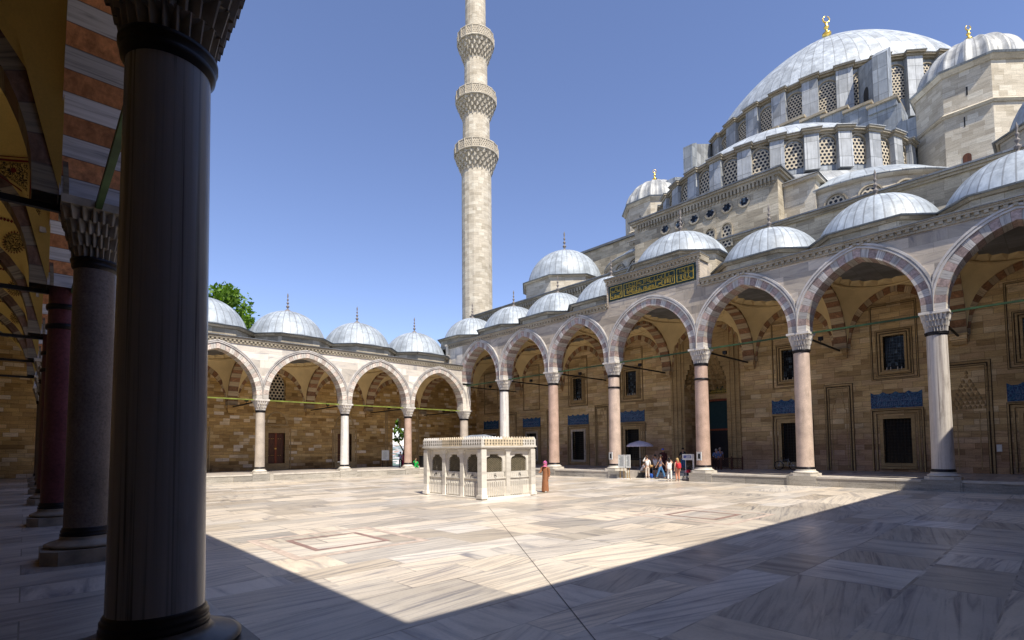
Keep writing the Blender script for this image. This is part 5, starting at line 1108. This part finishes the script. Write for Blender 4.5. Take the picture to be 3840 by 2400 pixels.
def person(loc, face, H, label, group=None, pose='stand', arms=('down', 'down'), skin=0, hair='black', hairlen=0, shirt=None, sleeve=.5, trousers=None, tlen=1.0, dress=None, scarf=None, shoes=(.03,.03,.03), cap_col=None, pack=None, bag=None, stride=.0, lean=0.0, look=0.0):
    """face: heading in degrees (0 = +X, 90 = +Y). local frame: forward = +X, left = +Y"""
    k = H/1.75; e = empty('person', loc, label, 'person', group); e.rotation_euler[2] = radians(face)
    P = {}
    sit = pose == 'sit'; hz = .90 if not sit else .16
    hip = Vector((0, 0, hz)); up = Vector((sin(lean), 0, cos(lean)))
    P['pel'] = hip; P['sp'] = hip+up*.20; P['ch'] = hip+up*.40; P['nk'] = hip+up*.575; hd = Vector((.02+.25*sin(lean*.5), 0, 0))
    P['h0'] = P['nk']+up*.07+hd*.3; P['h1'] = P['h0']+Vector((.03, 0, .075)); P['h2'] = P['h1']+Vector((-.01, 0, .085))
    for s, sg in (('l', 1), ('r', -1)):
        P['hp'+s] = hip+Vector((0, sg*.09, -.03)); f = stride*sg
        if sit: P['kn'+s] = hip+Vector((.42, sg*.15, .08)); P['an'+s] = hip+Vector((.48, sg*.14, -.40)); P['to'+s] = P['an'+s]+Vector((.17, 0, -.05))
        else: P['kn'+s] = Vector((f*.55+.02, sg*.10, .49)); P['an'+s] = Vector((f*1.0-.01, sg*.11, .085)); P['to'+s] = P['an'+s]+Vector((.16, sg*.02, -.05))
        P['sh'+s] = P['ch']+up*.10+Vector((0, sg*.185, 0)); a = arms[0 if s == 'l' else 1]; S = P['sh'+s]
        if a == 'down': el = S+Vector((-.03, sg*.05, -.28)); w = el+Vector((.05, sg*.0, -.25))
        elif a == 'swing': el = S+Vector((-.03+.12*sg*stride*4, sg*.05, -.27)); w = el+Vector((.06+.2*sg*stride*3, -.01*sg, -.23))
        elif a == 'up': el = S+Vector((.20, sg*.06, .06)); w = el+Vector((.03, -sg*.10, .24))
        elif a == 'face': el = S+Vector((.17, sg*.07, -.10)); w = P['h0']+Vector((.15, sg*.03, .10))
        elif a == 'lap': el = S+Vector((.10, sg*.06, -.25)); w = el+Vector((.24, -sg*.06, -.02))
        elif a == 'rail': el = S+Vector((.22, sg*.05, -.17)); w = el+Vector((.20, -sg*.05, -.10))
        P['el'+s] = el; P['wr'+s] = w
    order = ['pel', 'sp', 'ch', 'nk', 'h0', 'h1', 'h2']; rad = {'pel': (.115, .155), 'sp': (.10, .135), 'ch': (.115, .165), 'nk': (.055, .055), 'h0': (.07, .062), 'h1': (.098, .078), 'h2': (.072, .06)}
    V = [(*(P[n]*k), rad[n][1]*k*.93, rad[n][0]*k) for n in order]; E = [(i, i+1) for i in range(6)]; idx = {n: i for i, n in enumerate(order)}
    def add(n, r, par): V.append((*(P[n]*k), r*k)); idx[n] = len(V)-1; E.append((idx[par], idx[n]))
    for s in 'lr':
        add('sh'+s, .058, 'ch'); add('el'+s, .041, 'sh'+s); add('wr'+s, .028, 'el'+s)
        add('hp'+s, .088, 'pel'); add('kn'+s, .058, 'hp'+s); add('an'+s, .040, 'kn'+s); add('to'+s, .034, 'an'+s)
    body = tissue(V, E)
    mb = MB()      # hands, nose, ears, eyes
    for s, sg in (('l', 1), ('r', -1)):
        w = P['wr'+s]*k; d = ((P['wr'+s]-P['el'+s]).normalized()); sd_ = Vector((0, 0, 1)).cross(d); sd_ = sd_.normalized() if sd_.length > .1 else Vector((1, 0, 0))
        pm = w+d*.09*k; mb.path([w-d*.02*k, w+d*.03*k, pm], .03, n=8, radii=[.026*k, .036*k, .034*k]); nrm = d.cross(sd_)
        for q, ln in zip((-.027, -.009, .009, .026), (.066, .078, .074, .058)):
            b0 = pm+sd_*q*k-d*.012*k; mb.path([b0, b0+d*ln*.5*k+nrm*.006, b0+d*ln*k+nrm*.022*k], .009, n=5, radii=[.0105*k, .0095*k, .007*k])
        b0 = w+d*.03*k-sd_*.03*k*sg; mb.path([b0, b0+(d*.03-sd_*.022*sg)*k, b0+(d*.062-sd_*.03*sg)*k], .01, n=5, radii=[.013*k, .011*k, .008*k])
    h1 = P['h1']*k; mb.path([h1+Vector((.085, 0, .02))*k, h1+Vector((.118, 0, -.025))*k, h1+Vector((.092, 0, -.035))*k], .01, n=6, radii=[.009*k, .018*k, .012*k])
    for sg in (1, -1): mb.lathe([(.001, -.03*k), (.016*k, -.02*k), (.018*k, .01*k), (.002, .03*k)], tuple(h1+Vector((-.005, sg*.083, -.01))*k), 8); 
    mb.path([h1+Vector((.092, -.025, -.062))*k, h1+Vector((.1, 0, -.060))*k, h1+Vector((.092, .025, -.062))*k], .006*k, 1, 5)
    for sg in (1, -1): mb.lathe([(.001, -.011*k), (.011*k, 0), (.001, .011*k)], tuple(h1+Vector((.092, sg*.032, .012))*k), 8, 2)
    bm = bmesh.new(); bm.from_mesh(body); base = len(bm.faces)
    vs = [bm.verts.new(p) for p in mb.v]
    for f, mi in zip(mb.f, mb.m):
        try: fc = bm.faces.new([vs[i] for i in f]); fc.material_index = mi
        except ValueError: pass
    bm.to_mesh(body); bm.free(); bo = add_mesh('body', body, SKIN[skin], e); body.materials.append(cloth('lips', (.30, .10, .09))); body.materials.append(HAIR['black'])
    def limb(name, chain, mat, sub=1):
        VV = []; EE = []; ii = {}
        for n, r, par in chain:
            p = P[n] if isinstance(n, str) else n[1]; nm = n if isinstance(n, str) else n[0]
            VV.append((*(p*k), *([x*k for x in r] if isinstance(r, tuple) else [r*k]))); ii[nm] = len(VV)-1
            if par: EE.append((ii[par], ii[nm]))
        return add_mesh(name, tissue(VV, EE, 0, sub), mat, e)
    if shirt:
        ch = [('pel', (.175, .135), None), ('sp', (.155, .122), 'pel'), ('ch', (.175, .132), 'sp'), (('nb', P['ch']+up*.13), (.085, .075), ), ]
        ch = [(('hem', P['pel']-up*.03), (.178, .14), None), ('sp', (.152, .122), 'hem'), ('ch', (.176, .134), 'sp'), (('nb', P['ch']+up*.135), (.08, .075), 'ch')]
        for s in 'lr':
            ch.append(('sh'+s, .074, 'ch'))
            if sleeve > 0:
                q = P['sh'+s].lerp(P['el'+s], min(1, sleeve*1.25)); ch.append((('e1'+s, q), .058, 'sh'+s))
                if sleeve > .9: ch.append((('e2'+s, P['el'+s].lerp(P['wr'+s], .9)), .043, 'e1'+s))
        limb('shirt', ch, shirt)
    if trousers:
        ch = [(('wst', P['pel']+up*.07), (.155, .122), None), ('pel', (.168, .13), 'wst')]
        for s in 'lr':
            ch.append(('hp'+s, .102, 'pel'))
            if tlen > .6: ch.append(('kn'+s, .076, 'hp'+s)); ch.append((('cf'+s, P['kn'+s].lerp(P['an'+s], .93)), .066, 'kn'+s))
            else: ch.append((('cf'+s, P['hp'+s].lerp(P['kn'+s], .85)), .092, 'hp'+s))
        limb('trousers', ch, trousers)
    if dress:
        mb = MB(); rows = []; n = 28
        for z, rx, ry in ((.06, .20, .21), (.25, .185, .20), (.5, .165, .185), (.75, .15, .175), (.95, .14, .175), (1.12, .122, .15), (1.3, .135, .185), (1.41, .115, .19), (1.475, .07, .09)):
            rows.append([((.02 if z < .6 else 0)*1+k*rx*cos(2*pi*j/n)*(1+.05*sin(7*2*pi*j/n)*(z < .8)), k*ry*sin(2*pi*j/n)*(1+.04*sin(9*2*pi*j/n)*(z < .8)), k*z) for j in range(n)])
        mb.grid(rows, closed=True)
        for s in 'lr': mb.path([P['sh'+s]*k, P['el'+s]*k, P['sh'+s].lerp(P['el'+s], 0)*0+P['el'+s].lerp(P['wr'+s], .92)*k], .06, n=10, radii=[.082*k, .066*k, .056*k])
        mb.build('dress', dress, None); o = SC.collection.objects[-1] if False else bpy.data.objects[list(WL)[-1]]; o.parent = e; o.location = (0, 0, 0)
    mb = MB()
    for s in 'lr':
        a = P['an'+s]*k; t = P['to'+s]*k; d = (t-a).normalized(); mb.path([a-Vector((.06, 0, .035))*k, a+Vector((.02, 0, -.03))*k, t+Vector((.0, 0, -.0)), t+Vector((.05, 0, -.006))*k], .045, n=10, radii=[.036*k, .047*k, .042*k, .024*k])
    mb.build('shoes', cloth('shoe%s' % (shoes,), shoes, .5), None); o = bpy.data.objects[list(WL)[-1]]; o.parent = e; o.location = (0, 0, 0)
    h = P['h1']*k; mb = MB(); n = 18
    def shell(c, rx, ry, rz, zlo, m=0, front=.35):
        rows = []
        for i in range(8):
            ph = pi/2*(1-i/7) if zlo >= 0 else (pi/2-(pi/2-math.asin(zlo))*i/7); rows.append([(c[0]+rx*max(cos(ph), .02)*cos(2*pi*j/n), c[1]+ry*max(cos(ph), .02)*sin(2*pi*j/n), c[2]+rz*sin(ph)-(0 if cos(2*pi*j/n) < front else 0)) for j in range(n)])
        mb.grid(rows, m, closed=True)
    if scarf:
        shell(h+Vector((-.022, 0, .015))*k, .132*k, .116*k, .150*k, -.75); mb.path([h+Vector((-.03, 0, -.05))*k, h+Vector((-.02, 0, -.13))*k, h+Vector((.02, 0, -.22))*k], .1, n=12, radii=[.118*k, .112*k, .15*k]); mb.build('head_scarf', scarf, None)
    elif cap_col:
        shell(h+Vector((-.012, 0, .03))*k, .118*k, .096*k, .105*k, 0); mb.hexa([h+Vector(q)*k for q in ((.09, -.07, .03), (.19, -.05, .015), (.19, .05, .015), (.09, .07, .03))], [h+Vector(q)*k for q in ((.09, -.07, .042), (.19, -.05, .025), (.19, .05, .025), (.09, .07, .042))]); mb.build('cap', cap_col, None)
    else:
        shell(h+Vector((-.024, 0, .028))*k, .113*k, .098*k, .112*k, -.35 if hairlen < .1 else -.6)
        if hairlen > .1: mb.path([h+Vector((-.07, 0, .02))*k, h+Vector((-.105, 0, -.12))*k, h+Vector((-.12, 0, -.1-hairlen))*k], .06, n=10, radii=[.085*k, .08*k, .035*k])
        mb.build('hair', HAIR[hair], None)
    o = bpy.data.objects[list(WL)[-1]]; o.parent = e; o.location = (0, 0, 0)
    return e, P, k
def held(name, label, cat, e, P, k, offset, build, mat):
    """a thing carried by a person: built in the person's frame, left at top level"""
    mb = MB(); build(mb); rz = e.rotation_euler[2]; c, s = cos(rz), sin(rz); mb.v = [(e.location.x+x*c-y*s, e.location.y+x*s+y*c, e.location.z+z) for x, y, z in mb.v]
    return tag(mb.build(name, mat, None, tuple(e.location)), label, cat)
def pillow(mb, c, sx, sy, sz, m=0, n=10):
    rows = []
    for i in range(n+1):
        ph = -pi/2+pi*i/n; cz = sin(ph); cr = max(.02, abs(cos(ph))**.45)
        rows.append([(c[0]+sx*cr*(abs(cos(t))**.55)*(1 if cos(t) > 0 else -1), c[1]+sy*cr*(abs(sin(t))**.55)*(1 if sin(t) > 0 else -1), c[2]+sz*cz*abs(cz)**-.3 if abs(cz) > 1e-6 else c[2]) for t in [2*pi*j/16 for j in range(16)]])
    mb.grid(rows, m, closed=True)
white = cloth("white_cotton", (.72, .70, .68)); offw = cloth("beige_trousers_cloth", (.55, .47, .40)); dk = cloth("black_cloth", (.02, .02, .022)); jeans = cloth("faded_blue_denim", (.07, .17, .34)); mauve = cloth("slate_mauve_jersey", (.15, .13, .17)); lgrey = cloth("light_grey_jersey", (.50, .50, .55)); brown = cloth("brown_dress_cloth", (.27, .115, .055)); maroon = cloth("dark_maroon_cloth", (.045, .010, .012)); pinkt = cloth("salmon_trousers_cloth", (.55, .26, .17)); red = cloth("red_cloth", (.50, .03, .04)); green = cloth("bright_green_cloth", (.01, .33, .06)); blue = cloth("light_blue_shirt_cloth", (.24, .27, .50)); khaki = cloth("khaki_shorts_cloth", (.28, .21, .13))
ms, nt, b = newmat("pink_and_blue_printed_scarf", .7); nn = noise(nt, coords(nt, 'Object'), 16, 2, .5, 1); L(nt, ramp(nt, nn, [(.38, (.10, .03, .25)), (.48, (.55, .06, .16)), (.58, (.62, .30, .22)), (.66, (.08, .05, .30))]), b.inputs["Base Color"])
GZ = HC
person((20.34, 19.24, GZ), 196, 1.65, "woman in a long brown dress and printed headscarf walking beside the fountain", None, 'stand', ('down', 'lap'), 0, dress=brown, scarf=ms, stride=.10, shoes=(.35, .33, .3))
person((34.45, 21.98, GZ), 60, 1.72, "woman in white shirt and beige trousers with a hand raised to her face", None, 'stand', ('face', 'down'), 0, 'brown', 0, shirt=white, sleeve=1.0, trousers=offw, shoes=(.5, .45, .4))
e_w = bpy.data.objects[[n for n in WL if n.startswith('person')][-1]]
e, P, k = person((35.35, 21.85, GZ), 25, 1.80, "man in pale grey vest and black shorts holding both arms up to take a picture", None, 'stand', ('up', 'up'), 1, 'black', 0, shirt=lgrey, sleeve=0, trousers=dk, tlen=.5, shoes=(.45, .45, .47))
held('camera', "small black camera held up by the man in black shorts", 'camera', e, P, k, None, lambda mb: mb.box(.22, .28, -.07, .07, 1.62, 1.71), M['iron'])
person((34.45, 20.86, GZ), 300, 1.80, "man in slate grey shirt and blue jeans striding across the steps", None, 'stand', ('swing', 'swing'), 1, 'black', 0, shirt=mauve, sleeve=.62, trousers=jeans, stride=.30, shoes=(.05, .045, .04))
person((36.52, 21.86, -.175), 190, 1.88, "tall person in a dark maroon robe and blue cap under the middle arch", None, 'stand', ('down', 'down'), 1, dress=maroon, cap_col=cloth("bright_blue_cap_cloth", (.02, .12, .62)))
e, P, k = person((32.50, 18.98, GZ), 35, 1.64, "woman all in white with a white bag, one hand shading her eyes", None, 'stand', ('down', 'face'), 0, 'black', .12, shirt=white, sleeve=0, trousers=white, shoes=(.6, .58, .55))
held('shoulder_bag', "white cloth bag on the back of the woman in white", 'bag', e, P, k, None, lambda mb: (pillow(mb, (-.20, .03, .98), .085, .15, .18), mb.path([(-.18, .10, 1.12), (-.10, .14, 1.33), (.02, .15, 1.36)], .012), mb.path([(-.18, -.05, 1.12), (-.12, -.10, 1.33), (.0, -.12, 1.36)], .012)), white)
e, P, k = person((32.80, 18.55, GZ), 60, 1.60, "blonde woman in salmon trousers wearing a red backpack", None, 'stand', ('down', 'down'), 0, 'blonde', .14, shirt=red, sleeve=0, trousers=pinkt, shoes=(.5, .4, .3))
held('backpack', "small red backpack on the blonde woman", 'backpack', e, P, k, None, lambda mb: (pillow(mb, (-.20, 0, 1.06), .09, .14, .19), mb.box(-.31, -.28, -.10, .10, .93, 1.05), mb.path([(-.14, .10, 1.22), (-.02, .11, 1.40), (.09, .11, 1.28)], .016), mb.path([(-.14, -.10, 1.22), (-.02, -.11, 1.40), (.09, -.11, 1.28)], .016)), red)
e, P, k = person((34.75, 22.72, -.215), 300, 1.72, "man in grey shirt sitting hunched on a black case at the steps", None, 'sit', ('lap', 'lap'), 1, 'black', 0, shirt=lgrey, sleeve=.55, trousers=khaki, tlen=.5, lean=.35, shoes=(.06, .06, .06))
held('suitcase', "black case under the sitting man", 'suitcase', e, P, k, None, lambda mb: (mb.box(-.2, .2, -.3, .3, -.33, .05), mb.box(-.22, .22, -.32, -.27, -.32, .04), mb.path([(-.1, -.33, -.1), (-.1, -.37, -.1), (.1, -.37, -.1), (.1, -.33, -.1)], .012)), M['iron'])
person((35.55, 22.85, -.03), 290, 1.66, "person in white cap sitting behind the man on the case", None, 'sit', ('lap', 'lap'), 1, shirt=dk, sleeve=.5, trousers=dk, cap_col=white, lean=.25)
person((38.4, 21.2, 0), 180, 1.74, "person in black standing behind the portal sign", None, 'stand', ('lap', 'lap'), 1, 'black', 0, shirt=dk, sleeve=1.0, trousers=jeans)
person((39.35, 18.9, 0), 200, 1.66, "grey haired person in dark vest and blue sleeves leaning over the wooden barrier", None, 'stand', ('rail', 'rail'), 0, 'grey', 0, shirt=cloth("blue_sleeved_jersey", (.07, .14, .30)), sleeve=1.0, trousers=dk, lean=.3)
person((41.1, 19.45, 0), 215, 1.72, "person in violet blue shirt standing inside the portal", None, 'stand', ('down', 'lap'), 1, 'grey', 0, shirt=blue, sleeve=.6, trousers=dk)
person((29.3, 48.9, 0), 250, 1.62, "man in light blue shirt standing in the side gate", None, 'stand', ('down', 'lap'), 1, 'black', 0, shirt=blue, sleeve=.6, trousers=dk)
person((29.9, 49.3, 0), 230, 1.55, "person in crimson dress behind the gate column", None, 'stand', ('down', 'down'), 1, dress=cloth("crimson_cloth", (.25, .01, .06)), scarf=dk)
person((28.35, 44.45, 0.0), 250, 1.60, "woman in bright green clothes beside the gate column", None, 'sit', ('lap', 'face'), 0, 'brown', .1, shirt=green, sleeve=1.0, trousers=green, lean=.05)
# ------------------------------------------------------------------ things standing about
def board(mb, T, s0, s1, z0, z1, t=0): fbox(mb, T, s0, s1, t, t+.04, z0, z1, 0); frame(mb, T, s0, s1, z0, z1, .03, t-.005, t+.05, 1)
def lines(mb, T, s0, s1, z0, z1, n, t, m, seed=1):
    R = random.Random(seed)
    for i in range(n):
        z = z1-(z1-z0)*(i+.5)/n; fbox(mb, T, s0, s0+(s1-s0)*R.uniform(.55, 1), t, t+.004, z-.012, z+.012, m)
paper = plain("white_notice_sheet", (.68, .70, .66), .6, 0, .05); wf_ = plain("white_painted_frame", (.60, .60, .60), .5, 0, .06); ink = plain("grey_print", (.16, .17, .18), .7); brass = plain("brass_post", (.52, .33, .09), .35, .7, .1); bluep = plain("blue_print_panel", (.10, .12, .33), .6)
# twin notice boards on brass posts beside the portal steps
e = empty('notice_stand', (33.05, 23.35, HC), "pair of white notice boards on brass posts beside the portal steps", 'sign')
for (s0, s1, t, rz) in ((23.02, 23.52, 0, 0), (22.60, 22.96, -.12, 0)):
    T = Fr((33.0, 0), (0, 1), (-1, 0)); mb = MB(); board(mb, T, s0, s1, HC+.86, HC+1.78, t); lines(mb, T, s0+.06, s1-.06, HC+.95, HC+1.7, 11, t+.041, 2, int(s0*10)); mb.build('board', [paper, wf_, ink], e, T(s0, t, HC+.9))
    mb = MB()
    for s in (s0+.08, s1-.08): mb.bar(T(s, t-.02, HC+.06), T(s, t-.02, HC+.9), .022); mb.bar(T(s, t-.02, HC+.02), T(s, t-.02, HC+.07), .1, n=12)
    mb.build('post', brass, e, T(s0, t, HC))
mb = MB(); mb.box(32.75, 33.3, 22.6, 23.55, HC, HC+.05); mb.build('stand_base', white, e, (33, 23.1, HC))
# portal information sign
e = empty('information_sign', (34.3, 18.35, 0), "blue and white sign on a white post beside the column right of the portal steps", 'sign'); T = Fr((34.3, 0), (0, 1), (-1, 0))
mb = MB(); board(mb, T, 18.25, 18.95, .90, 1.26); fbox(mb, T, 18.31, 18.89, .041, .046, .99, 1.20, 2); lines(mb, T, 18.36, 18.84, 1.02, 1.17, 3, .047, 0, 4); mb.build('panel', [paper, wf_, bluep], e, T(18.7, 0, 1.1)); mb = MB(); fbox(mb, T, 18.10, 18.20, -.03, .05, HC, 1.28); mb.bar(T(18.75, 0, HC), T(18.75, 0, .9), .025); mb.build('post', wf_, e, T(18.2, 0, 0))
# plaques on the two columns
for y, lb in ((24.68, "small white framed plaque on the rose column left of the portal"), (17.34, "small white framed plaque on the ringed column right of the portal")):
    T = Fr((XM-.56, y), (.25, .97), (-.97, .25)); mb = MB(); board(mb, T, -.17, .17, .9, 1.42); fbox(mb, T, -.09, .09, .041, .05, .98, 1.32, 2); tag(mb.build('wall_plaque', [paper, wf_, dk], None, T(0, 0, 1.1)), lb, 'plaque', 'plaques on the portico columns')
# board by the side gate
e = empty('notice_board', (27.9, 49.6, 0), "white notice board on posts in front of the far wall near the side gate", 'sign'); T = Fr((0, 49.6), (1, 0), (0, -1)); mb = MB(); board(mb, T, 27.5, 28.3, .75, 1.75); lines(mb, T, 27.6, 28.2, .85, 1.65, 7, .041, 2, 3); mb.build('board', [paper, wf_, ink], e, T(27.9, 0, 1)); mb = MB()
for s in (27.6, 28.2): mb.bar(T(s, 0, 0), T(s, 0, .8), .03)
mb.build('post', M['iron'], e, T(27.6, 0, 0))
mb = MB(); mb.hexa([(29.7, 45.3, 0), (30.2, 45.3, 0), (30.2, 45.8, 0), (29.7, 45.8, 0)], [(29.66, 45.26, 1.1), (30.24, 45.26, 1.1), (30.24, 45.84, 1.1), (29.66, 45.84, 1.1)]); mb.box(29.63, 30.27, 45.23, 45.87, 1.1, 1.17); tag(mb.build('bin', M['iron'], None, (29.95, 45.5, 0)), "tall black bin on the far arcade platform right of the gate column", 'bin')
T = TMW; mb = MB(); board(mb, T, 2.88, 3.06, 1.35, 1.72, .0); tag(mb.build('paper_notice', [paper, wf_], None, T(3, .0, 1.5)), "small white paper notice taped to the portico wall near the right edge", 'notice')
# sunshade
e = empty('parasol', (37.2, 24.4, 0), "pale lilac parasol on a white pole beside the portal", 'parasol'); mb = MB(); mb.bar((37.2, 24.4, .04), (37.2, 24.4, 2.35), .025); mb.lathe([(.26, 0), (.26, .05), (.06, .1)], (37.2, 24.4, 0), 20); mb.build('pole', wf_, e, (37.2, 24.4, 0))
mb = MB(); n = 8; rr = 1.08; rows = []
for r, z in ((.03, 2.36), (.4, 2.27), (.8, 2.15), (rr, 1.98)): rows.append([(37.2+r*cos(2*pi*j/32)*(1-.03*(1-abs(cos(4*2*pi*j/32)))), 24.4+r*sin(2*pi*j/32)*(1-.03*(1-abs(cos(4*2*pi*j/32)))), z-.03*(r/rr)*(1-abs(cos(4*2*pi*j/32)))) for j in range(32)])
rows.append([(x, y, z-.10) for x, y, z in rows[-1]]); mb.grid(rows, closed=True); mb.build('canopy', cloth("lilac_canvas", (.56, .52, .62)), e, (37.2, 24.4, 2))
# barriers
def lattice_panel(par, T, s0, s1, z0, z1, mat):
    mb = MB(); frame(mb, T, s0+.06, s1-.06, z0+.06, z1-.06, .06, -.03, .03); n = int((s1-s0)/.11)+int((z1-z0)/.11)
    w, h_ = s1-s0-.12, z1-z0-.12
    for j in range(-12, 24):
        for dr in (1, -1):
            x0 = s0+.06+j*.13; pts = []
            for f in (0, 1): pts.append((x0+(f*h_ if dr > 0 else (1-f)*h_), z0+.06+f*h_))
            (a, za), (b_, zb) = pts; lo, hi = s0+.06, s1-.06; d = b_-a; f0, f1 = 0, 1
            for lim, low in ((lo, True), (hi, False)):
                f = (lim-a)/d
                if (d > 0) == low: f0 = max(f0, f)
                else: f1 = min(f1, f)
            if f1-f0 > .02: mb.bar(T(a+d*f0, .0, za+(zb-za)*f0), T(a+d*f1, 0, za+(zb-za)*f1), .012, 0, 4)
    return mb.build('lattice_panel', mat, par, T(s0, 0, z0))
e = empty('wooden_barrier', (39.6, 18.2, 0), "low dark wooden lattice barrier in front of the portal", 'barrier'); T = Fr((39.0, 19.25), (.54, -.84), (-.84, -.54))
for i in range(3): lattice_panel(e, T, .02+i*.78, .76+i*.78, .08, .92, M['woodfence'])
for i in range(4): mb = MB(); fbox(mb, T, -.05+i*.78, .03+i*.78, -.05, .05, 0, 1.04); mb.build('post', M['woodfence'], e, T(i*.78, 0, 0))
e = empty('railing', (36.2, 23.4, 0), "black iron railing beside the notice boards left of the portal steps", 'railing'); mb = MB(); T = Fr((36.4, 0), (0, 1), (-1, 0))
for i in range(15): s = 23.3+i*.13; mb.bar(T(s, 0, 0), T(s, 0, .9), .018, 0, 5)
mb.build('rails', M['iron'], e, T(23.3, 0, 0)); mb = MB(); fbox(mb, T, 23.25, 25.2, -.025, .025, .86, .91); fbox(mb, T, 23.25, 25.2, -.02, .02, .1, .14); mb.build('rail_bar', M['iron'], e, T(23.3, 0, .9))
# bicycle leaning by the barred window
bx = 41.75; by = 14.68; e = empty('bicycle', (bx, by, 0), "bicycle leaning against the barred window behind the pale column", 'bicycle')
def wheel(y):
    mb = MB(); c = Vector((bx, y, .335)); pts = [(c.x, c.y+.315*cos(2*pi*j/28), c.z+.315*sin(2*pi*j/28)) for j in range(29)]; mb.path(pts, .034, n=6); w = mb.build('wheel', M['iron'], e, tuple(c)); mb = MB()
    for j in range(14): mb.bar(c, (c.x, c.y+.3*cos(2*pi*j/14), c.z+.3*sin(2*pi*j/14)), .004, 0, 4)
    mb.bar(c-Vector((.05, 0, 0)), c+Vector((.05, 0, 0)), .025); mb.build('spokes', wf_, w, tuple(c))
wheel(by+.52); wheel(by-.52)
mb = MB(); q = lambda y, z: (bx, by+y, z); rr = .016
for a, b_ in ((q(.52, .335), q(.36, .78)), (q(.36, .72), q(-.14, .76)), (q(.37, .66), q(-.06, .29)), (q(-.06, .29), q(-.17, .84)), (q(-.06, .29), q(-.52, .335)), (q(-.15, .72), q(-.52, .335))): mb.bar(a, b_, rr)
mb.build('bicycle_frame', plain("pale_frame_paint", (.35, .36, .38), .35), e, (bx, by, .5)); mb = MB(); mb.path([(bx-.27, by+.30, .98), (bx-.1, by+.36, .96), (bx, by+.34, .90), (bx+.1, by+.36, .96), (bx+.27, by+.30, .98)], .015); mb.bar(q(.36, .78), q(.34, .92), .015); mb.build('handlebar', M['iron'], e, q(.35, .9)); mb = MB(); pillow(mb, q(-.19, .87), .07, .13, .03); mb.build('saddle', M['iron'], e, q(-.2, .87)); mb = MB(); mb.bar((bx-.1, by-.06, .29), (bx+.1, by-.06, .29), .012); mb.bar((bx-.07, by-.06, .29), (bx-.07, by+.1, .22), .012); mb.box(bx-.13, bx-.05, by+.06, by+.14, .2, .23); mb.build('crank', M['iron'], e, q(-.06, .29))
# pushchair and bags on the steps
sx, sy, sz = 34.9, 18.9, HC; e = empty('pushchair', (sx, sy, sz), "dark pushchair with a red and pink blanket at the right end of the steps", 'pushchair')
for dx, dy in ((-.28, -.24), (-.28, .24), (.28, -.24), (.28, .24)):
    mb = MB(); mb.path([(sx+dx+.11*cos(2*pi*j/16), sy+dy, sz+.13+.11*sin(2*pi*j/16)) for j in range(17)], .022, n=6); mb.bar((sx+dx, sy+dy-.03, sz+.13), (sx+dx, sy+dy+.03, sz+.13), .03); mb.build('wheel', M['iron'], e, (sx+dx, sy+dy, sz+.13))
mb = MB()
for dy in (-.22, .22): mb.path([(sx-.28, sy+dy, sz+.13), (sx+.05, sy+dy, sz+.5), (sx+.38, sy+dy, sz+1.0), (sx+.44, sy+dy, sz+1.02)], .016); mb.path([(sx+.28, sy+dy, sz+.13), (sx-.05, sy+dy, sz+.5)], .016)
mb.bar((sx+.44, sy-.22, sz+1.02), (sx+.44, sy+.22, sz+1.02), .02); mb.build('pushchair_frame', M['iron'], e, (sx, sy, sz)); mb = MB(); pillow(mb, (sx-.05, sy, sz+.42), .25, .21, .09); pillow(mb, (sx+.16, sy, sz+.62), .10, .21, .24); mb.build('seat', dk, e, (sx, sy, sz+.4))
mq, nt, b = newmat("red_pink_yellow_blanket", .8); v = nt.nodes.new("ShaderNodeTexVoronoi"); L(nt, coords(nt, 'Object'), v.inputs["Vector"]); v.inputs["Scale"].default_value = 7; L(nt, ramp(nt, sep(nt, v.outputs["Color"])[0], [(.2, (.6, .03, .05)), (.5, (.65, .10, .25)), (.75, (.7, .35, .05)), (.9, (.12, .04, .2))], 'CONSTANT'), b.inputs["Base Color"])
mb = MB(); pillow(mb, (sx-.02, sy, sz+.58), .2, .19, .14); mb.build('blanket', mq, e, (sx, sy, sz+.55))
mb = MB(); pillow(mb, (33.6, 18.35, HC+.10), .2, .3, .10); mb.path([(33.6, 18.15, HC+.18), (33.6, 18.35, HC+.32), (33.6, 18.55, HC+.18)], .012); tag(mb.build('holdall', cloth("black_white_red_holdall", (.10, .09, .10)), None, (33.35, 18.25, HC)), "dark holdall lying on the ground in front of the pushchair", 'bag')
mb = MB(); pillow(mb, (35.1, 22.05, HC+.17), .12, .16, .17); tag(mb.build('rucksack', cloth("blue_rucksack_cloth", (.03, .10, .42)), None, (35.1, 22.05, HC)), "blue rucksack on the ground behind the woman in beige trousers", 'bag')
mb = MB(); rz = .9; pillow(mb, (34.62, 21.75, HC+.93), .10, .10, .09); mb.path([(34.6, 21.75, HC+1.0), (34.5, 21.83, HC+1.25), (34.4, 21.98, HC+1.42)], .01); tag(mb.build('handbag', cloth("tan_leather", (.45, .28, .12)), None, (34.62, 21.75, HC+.9)), "tan handbag hanging at the side of the woman in the white shirt", 'bag')
